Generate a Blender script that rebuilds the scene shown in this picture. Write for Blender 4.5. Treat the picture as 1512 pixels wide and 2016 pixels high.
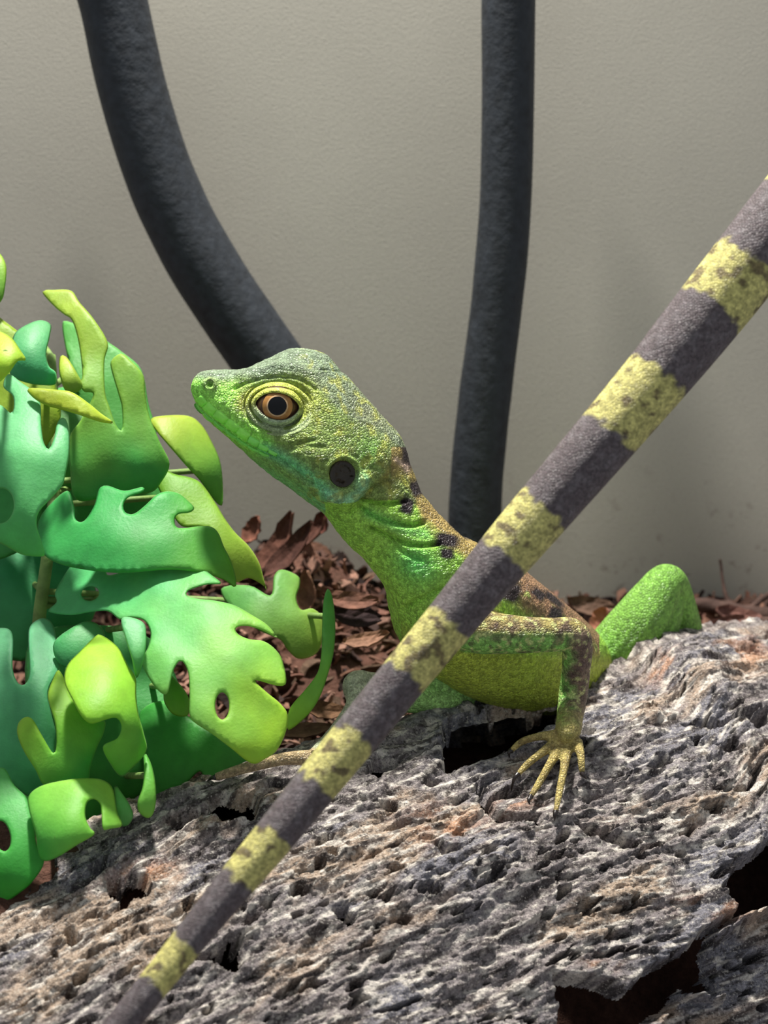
import bpy, bmesh, math, random
import numpy as np
from mathutils import Vector, Matrix
from mathutils.geometry import delaunay_2d_cdt
from mathutils.bvhtree import BVHTree

for o in list(bpy.data.objects): bpy.data.objects.remove(o)
SC = bpy.context.scene
COL = SC.collection
random.seed(7)
RNG = np.random.default_rng(7)

# ------------------------------------------------------------------ camera
PITCH = math.radians(12.0)
FPX, DF, H0 = 4500.0, 4.5, 0.494
cam_d = bpy.data.cameras.new('camera')
cam = bpy.data.objects.new('camera', cam_d); COL.objects.link(cam)
CAM = np.array([0.0, -DF*math.cos(PITCH), H0 + DF*math.sin(PITCH)])
cam.location = CAM
cam.rotation_euler = (math.pi/2 - PITCH, 0, 0)
cam_d.sensor_fit = 'VERTICAL'; cam_d.sensor_height = 24.0
cam_d.lens = FPX/2016*24.0
cam_d.clip_start = 0.05; cam_d.clip_end = 100
cam_d.dof.use_dof = True
cam_d.dof.focus_distance = 4.42
cam_d.dof.aperture_fstop = 1.6
SC.camera = cam
FWD = np.array([0, math.cos(PITCH), -math.sin(PITCH)])
UPV = np.array([0, math.sin(PITCH), math.cos(PITCH)])
RGT = np.array([1.0, 0, 0])

# ------------------------------------------------------------------ world and lamps
w = bpy.data.worlds.new('world'); SC.world = w
w.use_nodes = True
bg = w.node_tree.nodes['Background']
bg.inputs[0].default_value = (0.86, 0.93, 1.0, 1); bg.inputs[1].default_value = 0.44

def area(name, loc, target, size, power, col):
    l = bpy.data.lights.new(name, 'AREA'); l.shape = 'DISK'; l.size = size
    l.energy = power; l.color = col
    o = bpy.data.objects.new(name, l); COL.objects.link(o)
    o.location = loc
    o.rotation_euler = (Vector(target) - Vector(loc)).to_track_quat('-Z', 'Y').to_euler()
    return o
area('terrarium_lamp_offscreen', (-0.55, 0.66, 4.6), (0.0, 0.3, 0.2), 0.36, 510.0, (1.0, 0.97, 0.90))

vs = SC.view_settings
vs.view_transform = 'Standard'; vs.look = 'None'; vs.exposure = 0.0; vs.gamma = 1.0
vs.use_curve_mapping = False

# ------------------------------------------------------------------ helpers
def P(px, py, d):
    """photo pixel + distance along the view axis -> world point"""
    return CAM + FWD*d + RGT*((px-756.0)/FPX*d) + UPV*(-(py-1008.0)/FPX*d)
def PV(px, py, d):
    px = np.asarray(px, float); py = np.asarray(py, float); d = np.asarray(d, float)
    return CAM + FWD*d[..., None] + RGT*((px-756.0)/FPX*d)[..., None] + UPV*(-(py-1008.0)/FPX*d)[..., None]
def proj(co):
    r = co - CAM
    d = r@FWD
    return 756.0 + (r@RGT)/d*FPX, 1008.0 - (r@UPV)/d*FPX, d
def s2l(c):
    c = np.asarray(c, float)/255.0
    return np.where(c <= 0.04045, c/12.92, ((c+0.055)/1.055)**2.4)
def sstep(a, b, x):
    t = np.clip((x-a)/(b-a), 0, 1)
    return t*t*(3-2*t)

PERM = RNG.permutation(256)
PERM = np.concatenate([PERM, PERM, PERM])
GR = RNG.normal(size=(256, 3)); GR /= np.linalg.norm(GR, axis=1)[:, None]
def perlin(p):
    p = np.asarray(p, float)
    i = np.floor(p).astype(int); f = p - i
    i &= 255
    u = f*f*f*(f*(f*6-15)+10)
    out = 0
    for dx in (0, 1):
        for dy in (0, 1):
            for dz in (0, 1):
                h = PERM[PERM[PERM[(i[:, 0]+dx) & 255] + ((i[:, 1]+dy) & 255)] + ((i[:, 2]+dz) & 255)]
                g = GR[h]
                dot = g[:, 0]*(f[:, 0]-dx) + g[:, 1]*(f[:, 1]-dy) + g[:, 2]*(f[:, 2]-dz)
                wt = (u[:, 0] if dx else 1-u[:, 0])*(u[:, 1] if dy else 1-u[:, 1])*(u[:, 2] if dz else 1-u[:, 2])
                out = out + wt*dot
    return out*1.5
def fbm(p, oct=4, gain=0.5):
    a, s, out = 1.0, 1.0, 0
    for k in range(oct):
        out = out + a*perlin(p*s + 17.3*k); a *= gain; s *= 2.03
    return out

def mesh_obj(name, verts, faces, mat=None, parent=None, col=None, smooth=True, uv=None):
    me = bpy.data.meshes.new(name)
    me.from_pydata([tuple(v) for v in verts], [], [tuple(int(i) for i in f) for f in faces])
    if smooth: me.polygons.foreach_set('use_smooth', [True]*len(me.polygons))
    if col is not None: set_col(me, col)
    if mat: me.materials.append(mat)
    me.update()
    o = bpy.data.objects.new(name, me); COL.objects.link(o)
    if parent is not None: set_parent(o, parent)
    return o
def set_parent(o, p):
    """keep the mesh where it stands while parented under an Empty at the thing's base"""
    o.parent = p
    wp = p.location
    q = p.parent
    while q is not None:
        wp = wp + q.location; q = q.parent
    o.location = o.location - wp
def set_col(me, col):
    a = me.color_attributes.new('Col', 'FLOAT_COLOR', 'POINT')
    c = np.ones((len(me.vertices), 4), np.float32); c[:, :3] = col
    a.data.foreach_set('color', c.ravel())
def empty(name, loc):
    o = bpy.data.objects.new(name, None); COL.objects.link(o); o.location = Vector(loc)
    o.empty_display_size = 0.1
    return o
def tag(o, label, cat, group=None):
    o['label'] = label; o['category'] = cat
    if group: o['group'] = group
    return o
def grid_faces(n, m, wrap=False):
    f = []
    a = np.arange(n*m).reshape(n, m)
    for i in range(n-1):
        r0, r1 = a[i], a[i+1]
        for j in range(m if wrap else m-1):
            k = (j+1) % m
            f.append((r0[j], r0[k], r1[k], r1[j]))
    return f
def catmull(pts, sub=6, closed=False):
    pts = np.asarray(pts, float); n = len(pts); out = []
    rng = range(n) if closed else range(n-1)
    for i in rng:
        if closed: p0, p1, p2, p3 = pts[i-1], pts[i], pts[(i+1) % n], pts[(i+2) % n]
        else: p0, p1, p2, p3 = pts[max(i-1, 0)], pts[i], pts[i+1], pts[min(i+2, n-1)]
        for k in range(sub):
            t = k/sub
            out.append(0.5*((2*p1)+(-p0+p2)*t+(2*p0-5*p1+4*p2-p3)*t*t+(-p0+3*p1-3*p2+p3)*t**3))
    if not closed: out.append(pts[-1])
    return np.array(out)
def tube(path, rad, seg=16, flat=1.0, flat_axis=None):
    """verts, faces of a closed tube through path (n,3) with radii rad (n)"""
    path = np.asarray(path, float); n = len(path)
    T = np.gradient(path, axis=0); T /= np.linalg.norm(T, axis=1)[:, None]
    ref = np.array([0.3, 0.2, 1.0]) if flat_axis is None else np.asarray(flat_axis, float)
    N = ref - T[0]*(ref@T[0]); N /= np.linalg.norm(N)
    V = []; F = []
    ang = np.arange(seg)/seg*2*math.pi
    for i in range(n):
        if flat_axis is not None: N = ref.copy()
        N = N - T[i]*(N@T[i]); N /= np.linalg.norm(N)
        B = np.cross(T[i], N)
        V.append(path[i] + rad[i]*(flat*np.cos(ang)[:, None]*N + np.sin(ang)[:, None]*B))
    V = np.concatenate(V)
    F = grid_faces(n, seg, True)
    V = np.vstack([V, path[0], path[-1]])
    a, b = n*seg, n*seg+1
    for j in range(seg):
        k = (j+1) % seg
        F.append((a, k, j)); F.append((b, (n-1)*seg+j, (n-1)*seg+k))
    return V, F
def inpoly(x, y, poly):
    x = np.asarray(x, float); y = np.asarray(y, float)
    ins = np.zeros(x.shape, bool)
    n = len(poly)
    for i in range(n):
        x1, y1 = poly[i]; x2, y2 = poly[(i+1) % n]
        if y1 == y2: continue
        c = ((y1 > y) != (y2 > y)) & (x < (x2-x1)*(y-y1)/(y2-y1)+x1)
        ins ^= c
    return ins
def segdist(x, y, pts, closed=False):
    """distance to a polyline and the arc length at its nearest point"""
    pts = np.asarray(pts, float); best = np.full(x.shape, 1e9); arc = np.zeros(x.shape); L = 0.0
    m = len(pts) if closed else len(pts)-1
    for i in range(m):
        a, b = pts[i], pts[(i+1) % len(pts)]
        ab = b-a; l2 = ab@ab + 1e-12
        t = np.clip(((x-a[0])*ab[0]+(y-a[1])*ab[1])/l2, 0, 1)
        dd = np.hypot(x-a[0]-t*ab[0], y-a[1]-t*ab[1])
        m_ = dd < best
        best = np.where(m_, dd, best); arc = np.where(m_, L+t*math.sqrt(l2), arc)
        L += math.sqrt(l2)
    return best, arc

# ------------------------------------------------------------------ materials
def mat_new(name):
    m = bpy.data.materials.new(name); m.use_nodes = True
    nt = m.node_tree; b = nt.nodes['Principled BSDF']
    return m, nt, b
def N(nt, typ, **kw):
    n = nt.nodes.new(typ)
    for k, v in kw.items(): setattr(n, k, v)
    return n
def coords(nt, scale=None):
    t = N(nt, 'ShaderNodeTexCoord')
    if scale is None: return t.outputs['Object']
    mp = N(nt, 'ShaderNodeMapping'); mp.inputs['Scale'].default_value = scale
    nt.links.new(t.outputs['Object'], mp.inputs['Vector'])
    return mp.outputs['Vector']
def noise_n(nt, vec, scale, detail=4, rough=0.55):
    n = N(nt, 'ShaderNodeTexNoise'); n.inputs['Scale'].default_value = scale
    n.inputs['Detail'].default_value = detail; n.inputs['Roughness'].default_value = rough
    nt.links.new(vec, n.inputs['Vector']); return n.outputs['Fac']
def ramp_n(nt, fac, stops):
    r = N(nt, 'ShaderNodeValToRGB'); e = r.color_ramp.elements
    while len(e) < len(stops): e.new(0.5)
    for el, (p, c) in zip(e, stops):
        el.position = p; el.color = (*c, 1)
    nt.links.new(fac, r.inputs['Fac']); return r.outputs['Color']
def mix_n(nt, a, b, fac, mode='MIX'):
    m = N(nt, 'ShaderNodeMix', data_type='RGBA', blend_type=mode)
    if isinstance(fac, float): m.inputs[0].default_value = fac
    else: nt.links.new(fac, m.inputs[0])
    for s, v in ((6, a), (7, b)):
        if isinstance(v, tuple): m.inputs[s].default_value = (*v, 1)
        else: nt.links.new(v, m.inputs[s])
    return m.outputs[2]
def bump_n(nt, h, strength, dist, prev=None):
    b = N(nt, 'ShaderNodeBump'); b.inputs['Strength'].default_value = strength; b.inputs['Distance'].default_value = dist
    nt.links.new(h, b.inputs['Height'])
    if prev is not None: nt.links.new(prev, b.inputs['Normal'])
    return b.outputs['Normal']
def vcol(nt):
    a = N(nt, 'ShaderNodeAttribute', attribute_name='Col'); return a.outputs['Color']
def simple(name, rgb, rough=0.6, spec=0.5, nscale=None, namp=0.25, bump=0.0):
    m, nt, b = mat_new(name)
    c = tuple(s2l(rgb)); b.inputs['Roughness'].default_value = rough
    b.inputs['Specular IOR Level'].default_value = spec
    if nscale:
        f = noise_n(nt, coords(nt), nscale)
        lo = tuple(x*(1-namp) for x in c); hi = tuple(min(1, x*(1+namp)) for x in c)
        nt.links.new(ramp_n(nt, f, [(0.3, lo), (0.7, hi)]), b.inputs['Base Color'])
        if bump: nt.links.new(bump_n(nt, noise_n(nt, coords(nt), nscale*1.17), 1.0, bump), b.inputs['Normal'])
    else: b.inputs['Base Color'].default_value = (*c, 1)
    return m

def make_wall_mat():
    m, nt, b = mat_new('wall_panel')
    v = coords(nt)
    base = ramp_n(nt, noise_n(nt, v, 1.3, 3), [(0.3, tuple(s2l((158, 154, 144)))), (0.7, tuple(s2l((170, 166, 155))))])
    fine = noise_n(nt, v, 170, 3, 0.7)
    base = mix_n(nt, base, tuple(s2l((146, 142, 132))), ramp_n(nt, fine, [(0.5, (0, 0, 0)), (0.75, (0.6, 0.6, 0.6))]))
    # splashed dirt near the substrate
    sp = N(nt, 'ShaderNodeSeparateXYZ'); nt.links.new(v, sp.inputs[0])
    mr = N(nt, 'ShaderNodeMapRange'); mr.inputs[1].default_value = 0.42; mr.inputs[2].default_value = -0.05
    nt.links.new(sp.outputs['Z'], mr.inputs[0])
    sm = ramp_n(nt, noise_n(nt, v, 21, 5, 0.62), [(0.60, (0, 0, 0)), (0.72, (0.9, 0.9, 0.9))])
    mu = N(nt, 'ShaderNodeMath', operation='MULTIPLY'); nt.links.new(sm, mu.inputs[0]); nt.links.new(mr.outputs[0], mu.inputs[1])
    base = mix_n(nt, base, tuple(s2l((92, 74, 64))), mu.outputs[0])
    nt.links.new(base, b.inputs['Base Color'])
    b.inputs['Roughness'].default_value = 0.62; b.inputs['Specular IOR Level'].default_value = 0.35
    nt.links.new(bump_n(nt, noise_n(nt, v, 193, 3, 0.7), 0.25, 0.004), b.inputs['Normal'])
    return m
def make_vcol_mat(name, rough=0.5, spec=0.5, fine=None, amp=0.3, bump=0.0, sss=0.0):
    m, nt, b = mat_new(name)
    c = vcol(nt)
    if fine:
        f = noise_n(nt, coords(nt), fine, 4, 0.6)
        g = ramp_n(nt, f, [(0.25, (1-amp,)*3), (0.75, (1+amp,)*3)])
        c = mix_n(nt, c, g, 1.0, 'MULTIPLY')
        if bump: nt.links.new(bump_n(nt, noise_n(nt, coords(nt), fine*1.17), 1.0, bump), b.inputs['Normal'])
    nt.links.new(c, b.inputs['Base Color'])
    b.inputs['Roughness'].default_value = rough; b.inputs['Specular IOR Level'].default_value = spec
    if sss:
        b.inputs['Subsurface Weight'].default_value = sss
        b.inputs['Subsurface Radius'].default_value = (0.01, 0.02, 0.006); b.inputs['Subsurface Scale'].default_value = 1.0
    return m
def make_skin_mat(name, scale, rough, bump, stretch=(1, 1, 1)):
    m, nt, b = mat_new(name)
    v = coords(nt, stretch)
    vo = N(nt, 'ShaderNodeTexVoronoi', feature='DISTANCE_TO_EDGE'); vo.inputs['Scale'].default_value = scale
    vo.inputs['Randomness'].default_value = 0.75
    nt.links.new(v, vo.inputs['Vector'])
    v2 = N(nt, 'ShaderNodeTexVoronoi', feature='F1'); v2.inputs['Scale'].default_value = scale
    v2.inputs['Randomness'].default_value = 0.75
    nt.links.new(v, v2.inputs['Vector'])
    h = ramp_n(nt, vo.outputs['Distance'], [(0.0, (0, 0, 0)), (0.25, (1, 1, 1))])
    sepc = N(nt, 'ShaderNodeSeparateColor'); nt.links.new(v2.outputs['Color'], sepc.inputs[0])
    tone = ramp_n(nt, sepc.outputs[0], [(0.0, (0.66,)*3), (1.0, (1.34,)*3)])
    c = mix_n(nt, vcol(nt), tone, 1.0, 'MULTIPLY')
    nt.links.new(c, b.inputs['Base Color'])
    b.inputs['Roughness'].default_value = rough; b.inputs['Specular IOR Level'].default_value = 0.32
    b.inputs['Subsurface Weight'].default_value = 0.10
    b.inputs['Subsurface Radius'].default_value = (0.012, 0.014, 0.005); b.inputs['Subsurface Scale'].default_value = 1.0
    nt.links.new(bump_n(nt, h, 0.8, bump), b.inputs['Normal'])
    return m
def make_leaf_mat():
    m, nt, b = mat_new('leaf_plastic')
    v = coords(nt)
    f = noise_n(nt, v, 28, 4)
    c = mix_n(nt, vcol(nt), ramp_n(nt, f, [(0.25, (0.86,)*3), (0.75, (1.14,)*3)]), 1.0, 'MULTIPLY')
    nt.links.new(c, b.inputs['Base Color'])
    b.inputs['Roughness'].default_value = 0.52; b.inputs['Specular IOR Level'].default_value = 0.35
    b.inputs['Subsurface Weight'].default_value = 0.25
    b.inputs['Subsurface Radius'].default_value = (0.02, 0.035, 0.012); b.inputs['Subsurface Scale'].default_value = 1.0
    nt.links.new(bump_n(nt, noise_n(nt, v, 160, 3), 0.25, 0.003), b.inputs['Normal'])
    tr = N(nt, 'ShaderNodeBsdfTranslucent'); nt.links.new(c, tr.inputs['Color'])
    mx = N(nt, 'ShaderNodeMixShader'); mx.inputs[0].default_value = 0.28
    nt.links.new(b.outputs[0], mx.inputs[1]); nt.links.new(tr.outputs[0], mx.inputs[2])
    nt.links.new(mx.outputs[0], nt.nodes['Material Output'].inputs['Surface'])
    return m

def make_log_mat():
    m, nt, b = mat_new('cork_bark')
    v = coords(nt)
    f1 = noise_n(nt, v, 110, 5, 0.68); f2 = noise_n(nt, v, 210, 3, 0.6)
    c = mix_n(nt, vcol(nt), ramp_n(nt, f1, [(0.28, (0.50,)*3), (0.5, (1.25,)*3), (0.74, (1.9, 1.88, 1.84))]), 1.0, 'MULTIPLY')
    c = mix_n(nt, c, tuple(s2l((226, 218, 206))), ramp_n(nt, f2, [(0.56, (0, 0, 0)), (0.66, (0.7,)*3)]))
    c = mix_n(nt, c, tuple(s2l((40, 34, 33))), ramp_n(nt, f2, [(0.33, (0.8,)*3), (0.41, (0, 0, 0))]))
    nt.links.new(c, b.inputs['Base Color'])
    b.inputs['Roughness'].default_value = 0.68; b.inputs['Specular IOR Level'].default_value = 0.35
    n1 = bump_n(nt, noise_n(nt, v, 127, 5, 0.68), 1.0, 0.009)
    nt.links.new(bump_n(nt, noise_n(nt, v, 243, 3, 0.6), 0.9, 0.004, n1), b.inputs['Normal'])
    return m

M_WALL = make_wall_mat()
M_SOIL = make_vcol_mat('soil', 0.9, 0.2, 60, 0.4, 0.01)
M_CHIP = make_vcol_mat('bark_chip', 0.85, 0.2, 45, 0.4, 0.004)
M_LOG = make_log_mat()
M_LEAF = make_leaf_mat()
M_VINE = simple('vine_rubber', (38, 42, 48), 0.62, 0.4, 40, 0.35, 0.003)
M_SKIN = make_skin_mat('lizard_skin', 175, 0.46, 0.0022)
M_TAIL = make_skin_mat('tail_skin', 230, 0.55, 0.0012)
M_STEM = simple('stem_plastic', (112, 140, 74), 0.6, 0.3, 30, 0.3, 0.004)
M_TWIG = simple('twig_bark', (74, 56, 50), 0.85, 0.2, 30, 0.4, 0.006)

# ------------------------------------------------------------------ the setting
WALL_Y = 1.17
def wall():
    bm = bmesh.new()
    bmesh.ops.create_cube(bm, size=1.0)
    for v in bm.verts: v.co = Vector((v.co.x*5.0, WALL_Y+0.03+v.co.y*0.06, 1.0 + v.co.z*4.2))
    me = bpy.data.meshes.new('wall_back'); bm.to_mesh(me); bm.free(); me.materials.append(M_WALL)
    o = bpy.data.objects.new('wall_back', me); COL.objects.link(o)
    o['kind'] = 'structure'; o['label'] = 'plain grey terrarium back wall with dirt specks near the substrate'
wall()

def floor_z(x, y):
    x = np.asarray(x, float); y = np.asarray(y, float)
    z = -0.085 + 0.075*sstep(0.2, 1.1, y)
    z = z + 0.25*np.exp(-((x+0.22)/0.27)**2 - ((y-0.80)/0.26)**2)          # heap behind the leaves
    z = z + 0.035*np.exp(-((x-0.75)/0.5)**2 - ((y-1.0)/0.2)**2)
    z = z - 0.74*sstep(0.12, -0.75, y + 0.20 - 0.42*x)
    return z
def floor():
    nx, ny = 150, 150
    X, Y = np.meshgrid(np.linspace(-2.2, 2.2, nx), np.linspace(-1.6, WALL_Y+0.02, ny))
    X = X.ravel(); Y = Y.ravel()
    Z = floor_z(X, Y)
    Z = Z + 0.02*fbm(np.c_[X*7, Y*7, Z*7], 4)
    c = s2l((82, 56, 46))*(0.75+0.5*(fbm(np.c_[X*9, Y*9, Z*0+3], 3)[:, None]+0.5))
    o = mesh_obj('floor', np.c_[X, Y, Z], grid_faces(ny, nx), M_SOIL, None, np.clip(c, 0.004, 1))
    o['kind'] = 'structure'; o['label'] = 'brown loose substrate covering the terrarium bottom'
floor()

# ------------------------------------------------------------------ cork log
CREST = [(-500, 1960, 4.02), (-150, 1815, 4.14), (0, 1748, 4.20), (200, 1648, 4.28), (400, 1556, 4.36), (600, 1492, 4.45), (760, 1446, 4.53),
         (880, 1408, 4.60), (1000, 1388, 4.65), (1100, 1372, 4.70), (1190, 1350, 4.75), (1250, 1330, 4.80), (1300, 1284, 4.85),
         (1360, 1262, 4.90), (1512, 1240, 5.0), (1700, 1205, 5.10), (1950, 1160, 5.2)]
def hole_mask(px, py, poly, soft, wob):
    ins = inpoly(px, py, poly)
    d, _ = segdist(px, py, poly, True)
    sd = np.where(ins, d, -d) + wob
    return sstep(-soft*0.3, soft, sd)
def build_log():
    cp = catmull([P(*c) for c in CREST], 12)
    seg = np.r_[0, np.cumsum(np.linalg.norm(np.diff(cp, axis=0), axis=1))]
    ns = 830
    s = np.linspace(0, seg[-1], ns)
    C = np.stack([np.interp(s, seg, cp[:, k]) for k in range(3)], 1)
    ax = C[-1]-C[0]; ax[2] = 0; ax /= np.linalg.norm(ax)
    fr = np.array([ax[1], -ax[0], 0.0])
    R = 0.92; p0 = math.radians(8)
    nf, nb = 470, 60
    phi = np.linspace(p0, math.radians(84), nf)
    a = R*(np.sin(phi)-math.sin(p0)); b = -R*(math.cos(p0)-np.cos(phi))
    Rb = 0.30
    ph2 = np.linspace(0, math.radians(150), nb)[::-1]
    a2 = -Rb*np.sin(ph2); b2 = -Rb*(1-np.cos(ph2))
    A = np.r_[a2[:-1], a]; B = np.r_[b2[:-1], b]
    na_ = np.r_[-np.sin(ph2[:-1]), np.sin(phi)]; nb_ = np.r_[np.cos(ph2[:-1]), np.cos(phi)]
    tarc = np.r_[0, np.cumsum(np.hypot(np.diff(A), np.diff(B)))]
    nt_ = len(A)
    V = C[:, None, :] + A[None, :, None]*fr + B[None, :, None]*np.array([0, 0, 1.0])
    Nn = np.broadcast_to(na_[None, :, None]*fr + nb_[None, :, None]*np.array([0, 0, 1.0]), V.shape)
    V = V.reshape(-1, 3); Nn = Nn.reshape(-1, 3)
    S = np.repeat(s, nt_); T = np.tile(tarc, ns)
    q = np.c_[S*0.50 + T*0.2, T, V[:, 2]*0.15]            # grain runs along the log
    px, py, _ = proj(V)
    wob = 9*perlin(np.c_[px/26, py/26, px*0+4]) + 5*perlin(np.c_[px/9, py/9, px*0+9])
    n1 = fbm(q*5+3, 3); n2 = 1-np.abs(fbm(q*13+7, 3))*2; n3 = fbm(q*34+1, 3); n4 = perlin(q*90+5); n5 = perlin(q*190+2)
    n6 = fbm(q*np.array([24, 44, 20.0])+11, 3)
    disp = 0.020*n1 + 0.007*n2 + 0.0042*n3 + 0.0026*n4 + 0.0018*n5
    # flakes: little terraces
    fl = fbm(q*np.array([17, 30, 17.0])+31, 4)
    disp += 0.005*(sstep(0.02, 0.06, fl) - 0.5) + 0.006*(sstep(0.30, 0.34, fl))
    pit = sstep(0.46, 0.54, n6)
    disp -= 0.035*pit
    # a raised knobbly shoulder on the right, before the hind leg
    disp += 0.03*np.exp(-((px-1330)/90)**2-((py-1310)/40)**2)
    deep = np.zeros(len(V)); core = np.zeros(len(V))
    holes = [
        ([(412, 1612), (415, 1584), (440, 1572), (470, 1576), (498, 1570), (508, 1590), (503, 1616), (470, 1612), (440, 1616)], .16, 10),
        ([(330, 1618), (370, 1603), (415, 1596), (415, 1612), (380, 1622), (345, 1630)], .09, 8),
        ([(214, 1736), (250, 1733), (286, 1734), (292, 1760), (272, 1772), (236, 1778), (220, 1760)], .15, 8),
        ([(388, 1890), (420, 1872), (440, 1862), (455, 1838), (476, 1852), (480, 1890), (468, 1908), (430, 1898)], .14, 9),
        ([(176, 1706), (200, 1688), (226, 1696), (215, 1716), (190, 1722)], .05, 8),
        ([(664, 1786), (685, 1780), (701, 1795), (696, 1808), (676, 1802)], .09, 6),
        ([(492, 1800), (508, 1803), (502, 1814), (490, 1811)], .06, 5),
        ([(95, 1850), (120, 1838), (140, 1825), (160, 1850), (140, 1868), (128, 1845)], .07, 6),
        ([(726, 1520), (735, 1502), (760, 1498), (785, 1492), (770, 1510), (750, 1518), (745, 1532)], .08, 6),
        ([(730, 1586), (760, 1574), (792, 1580), (780, 1590), (750, 1590)], .05, 6),
        ([(876, 1412), (940, 1392), (1000, 1384), (1100, 1372), (1098, 1400), (1084, 1428), (1040, 1448), (990, 1468), (930, 1490), (880, 1504), (872, 1450)], .22, 10),
        ([(943, 1540), (955, 1556), (975, 1590), (1000, 1600), (1018, 1606), (1062, 1604), (1062, 1620), (1016, 1622), (980, 1612), (956, 1590)], .10, 8),
        ([(1125, 1612), (1150, 1622), (1190, 1632), (1230, 1646), (1262, 1658), (1275, 1672), (1240, 1668), (1200, 1654), (1150, 1640)], .05, 8),
        ([(1068, 1690), (1082, 1682), (1110, 1676), (1105, 1692), (1085, 1702)], .06, 6),
        ([(842, 1662), (862, 1656), (882, 1680), (870, 1686)], .05, 6),
        ([(1070, 1792), (1090, 1795), (1084, 1808), (1068, 1806)], .05, 5),
        ([(1190, 1822), (1206, 1826), (1216, 1850), (1200, 1845)], .05, 6),
        ([(1340, 1430), (1380, 1420), (1440, 1412), (1430, 1424), (1380, 1436)], .05, 6),
        ([(1470, 1405), (1512, 1390), (1520, 1410), (1490, 1430)], .07, 7),
        ([(1410, 1468), (1470, 1462), (1475, 1474), (1420, 1482)], .04, 6),
        ([(1130, 1480), (1152, 1486), (1172, 1498), (1160, 1504), (1140, 1494)], .03, 6),
    ]
    for poly, dep, soft in holes:
        hm = hole_mask(px, py, poly, soft*0.6, wob*0.5 + (5.0 if dep >= .08 else 1.0))
        deep = np.maximum(deep, (0.028 if dep >= .08 else 0.8*dep)*hm)
        if dep >= .08: core = np.maximum(core, hm)
    for k in range(70):                                        # more small pits
        cx, cy = RNG.uniform(-50, 1560), RNG.uniform(1450, 2040)
        r = RNG.uniform(4, 11); e = RNG.uniform(1.0, 2.4); an = RNG.uniform(-0.7, 0.2)
        dx = (px-cx)*math.cos(an)+(py-cy)*math.sin(an); dy = -(px-cx)*math.sin(an)+(py-cy)*math.cos(an)
        rr = np.hypot(dx/e, dy) + wob*0.35
        deep = np.maximum(deep, 0.055*sstep(r*1.15, r*0.55, rr))
    # the broken upper layer at the lower right: gap between its torn edge and the layer below
    gap = [(1080, 1912), (1112, 1922), (1165, 1924), (1200, 1938), (1229, 1955), (1262, 1915), (1300, 1895), (1345, 1868), (1372, 1838), (1402, 1820),
           (1436, 1800), (1452, 1786), (1430, 1768), (1426, 1735), (1442, 1708), (1416, 1690), (1446, 1702), (1478, 1680), (1530, 1630), (1560, 1640), (1560, 1760),
           (1512, 1786), (1455, 1808), (1412, 1840), (1402, 1878), (1424, 1930), (1436, 1960), (1400, 1950), (1362, 1946), (1334, 1988), (1290, 2010), (1250, 2060), (1100, 2060), (1108, 1975)]
    hm = hole_mask(px, py, gap, 9, wob*0.6)
    deep = np.maximum(deep, 0.05*hm); core = np.maximum(core, hm)
    low = [(1230, 2100), (1330, 1990), (1362, 1946), (1436, 1960), (1405, 1880), (1412, 1840), (1512, 1786), (1620, 1740), (1700, 2100)]
    lowm = hole_mask(px, py, low, 14, wob*0.5)
    disp -= 0.05*lowm
    # torn lips stand proud
    dl, _ = segdist(px, py, gap[:18], False)
    disp += 0.014*np.exp(-(dl/26)**2)*(1-lowm)
    ridge = sstep(tarc[nb-1]+0.002, tarc[nb-1]+0.010, T)          # the crest itself is unbroken
    deep *= ridge; core *= ridge
    disp -= deep
    V = V + Nn*disp[:, None]
    # pigment: weathered grey cork, paler tan flakes, white lichen specks, reddish torn wood
    grey = s2l((136, 127, 126)); tan = s2l((182, 158, 134)); white = s2l((222, 213, 202)); dark = s2l((66, 58, 57)); red = s2l((188, 140, 108)); blue = s2l((120, 122, 134))
    c = np.tile(grey, (len(V), 1))
    def lay(col, m):
        nonlocal c
        c = c*(1-m[:, None]) + col*m[:, None]
    lay(blue, 0.6*sstep(-0.1, 0.4, fbm(q*4+50, 3)))
    lay(tan, 0.75*sstep(0.02, 0.45, fbm(q*7+20, 4) + 0.30*sstep(900, 100, px) - 0.05))
    lay(dark, 0.85*sstep(0.10, 0.38, fbm(q*np.array([28, 60, 30.0])+70, 3)))
    lay(white, 0.80*sstep(0.16, 0.46, fbm(q*np.array([42, 70, 42.0])+90, 3)))
    lay(dark*0.6, 0.8*sstep(0.28, 0.5, fbm(q*80+110, 2)))
    for (rx, ry, sx, sy) in [(880, 1625, 70, 40), (1400, 1790, 60, 22), (1470, 1280, 60, 30), (1180, 1905, 30, 12), (1300, 1330, 40, 26), (1010, 1580, 40, 14), (290, 1720, 60, 22)]:
        lay(red*1.05, 0.75*np.exp(-((px-rx)/sx)**2-((py-ry)/sy)**2)*sstep(-0.25, 0.15, fbm(q*22+130, 3)))
    GF = np.array(grid_faces(ns, nt_))
    GF = GF[core[GF].min(axis=1) < 0.93]                         # holes open into the hollow log
    o = mesh_obj('cork_log', V, GF, M_LOG, None, np.clip(c, 0.003, 1))
    tag(o, 'rough grey cork bark log pitted with holes, under the green lizard', 'log')
    return V
LOGV = build_log()
_lx, _ly, _ld = proj(LOGV)
CELL = 8.0
_key = {}
_gi = ((_lx+600)//CELL).astype(int); _gj = ((_ly-900)//CELL).astype(int)
LG = np.full((320, 260), np.nan)
_ok = (_gi >= 0) & (_gi < 320) & (_gj >= 0) & (_gj < 260)
_ord = np.argsort(-_ld[_ok])
LG[_gi[_ok][_ord], _gj[_ok][_ord]] = _ld[_ok][_ord]            # nearest surface wins
def logd(px, py):
    i = int((px+600)//CELL); j = int((py-900)//CELL)
    blk = LG[max(i-2, 0):i+3, max(j-1, 0):j+2]
    return float(np.nanmedian(blk))

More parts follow.
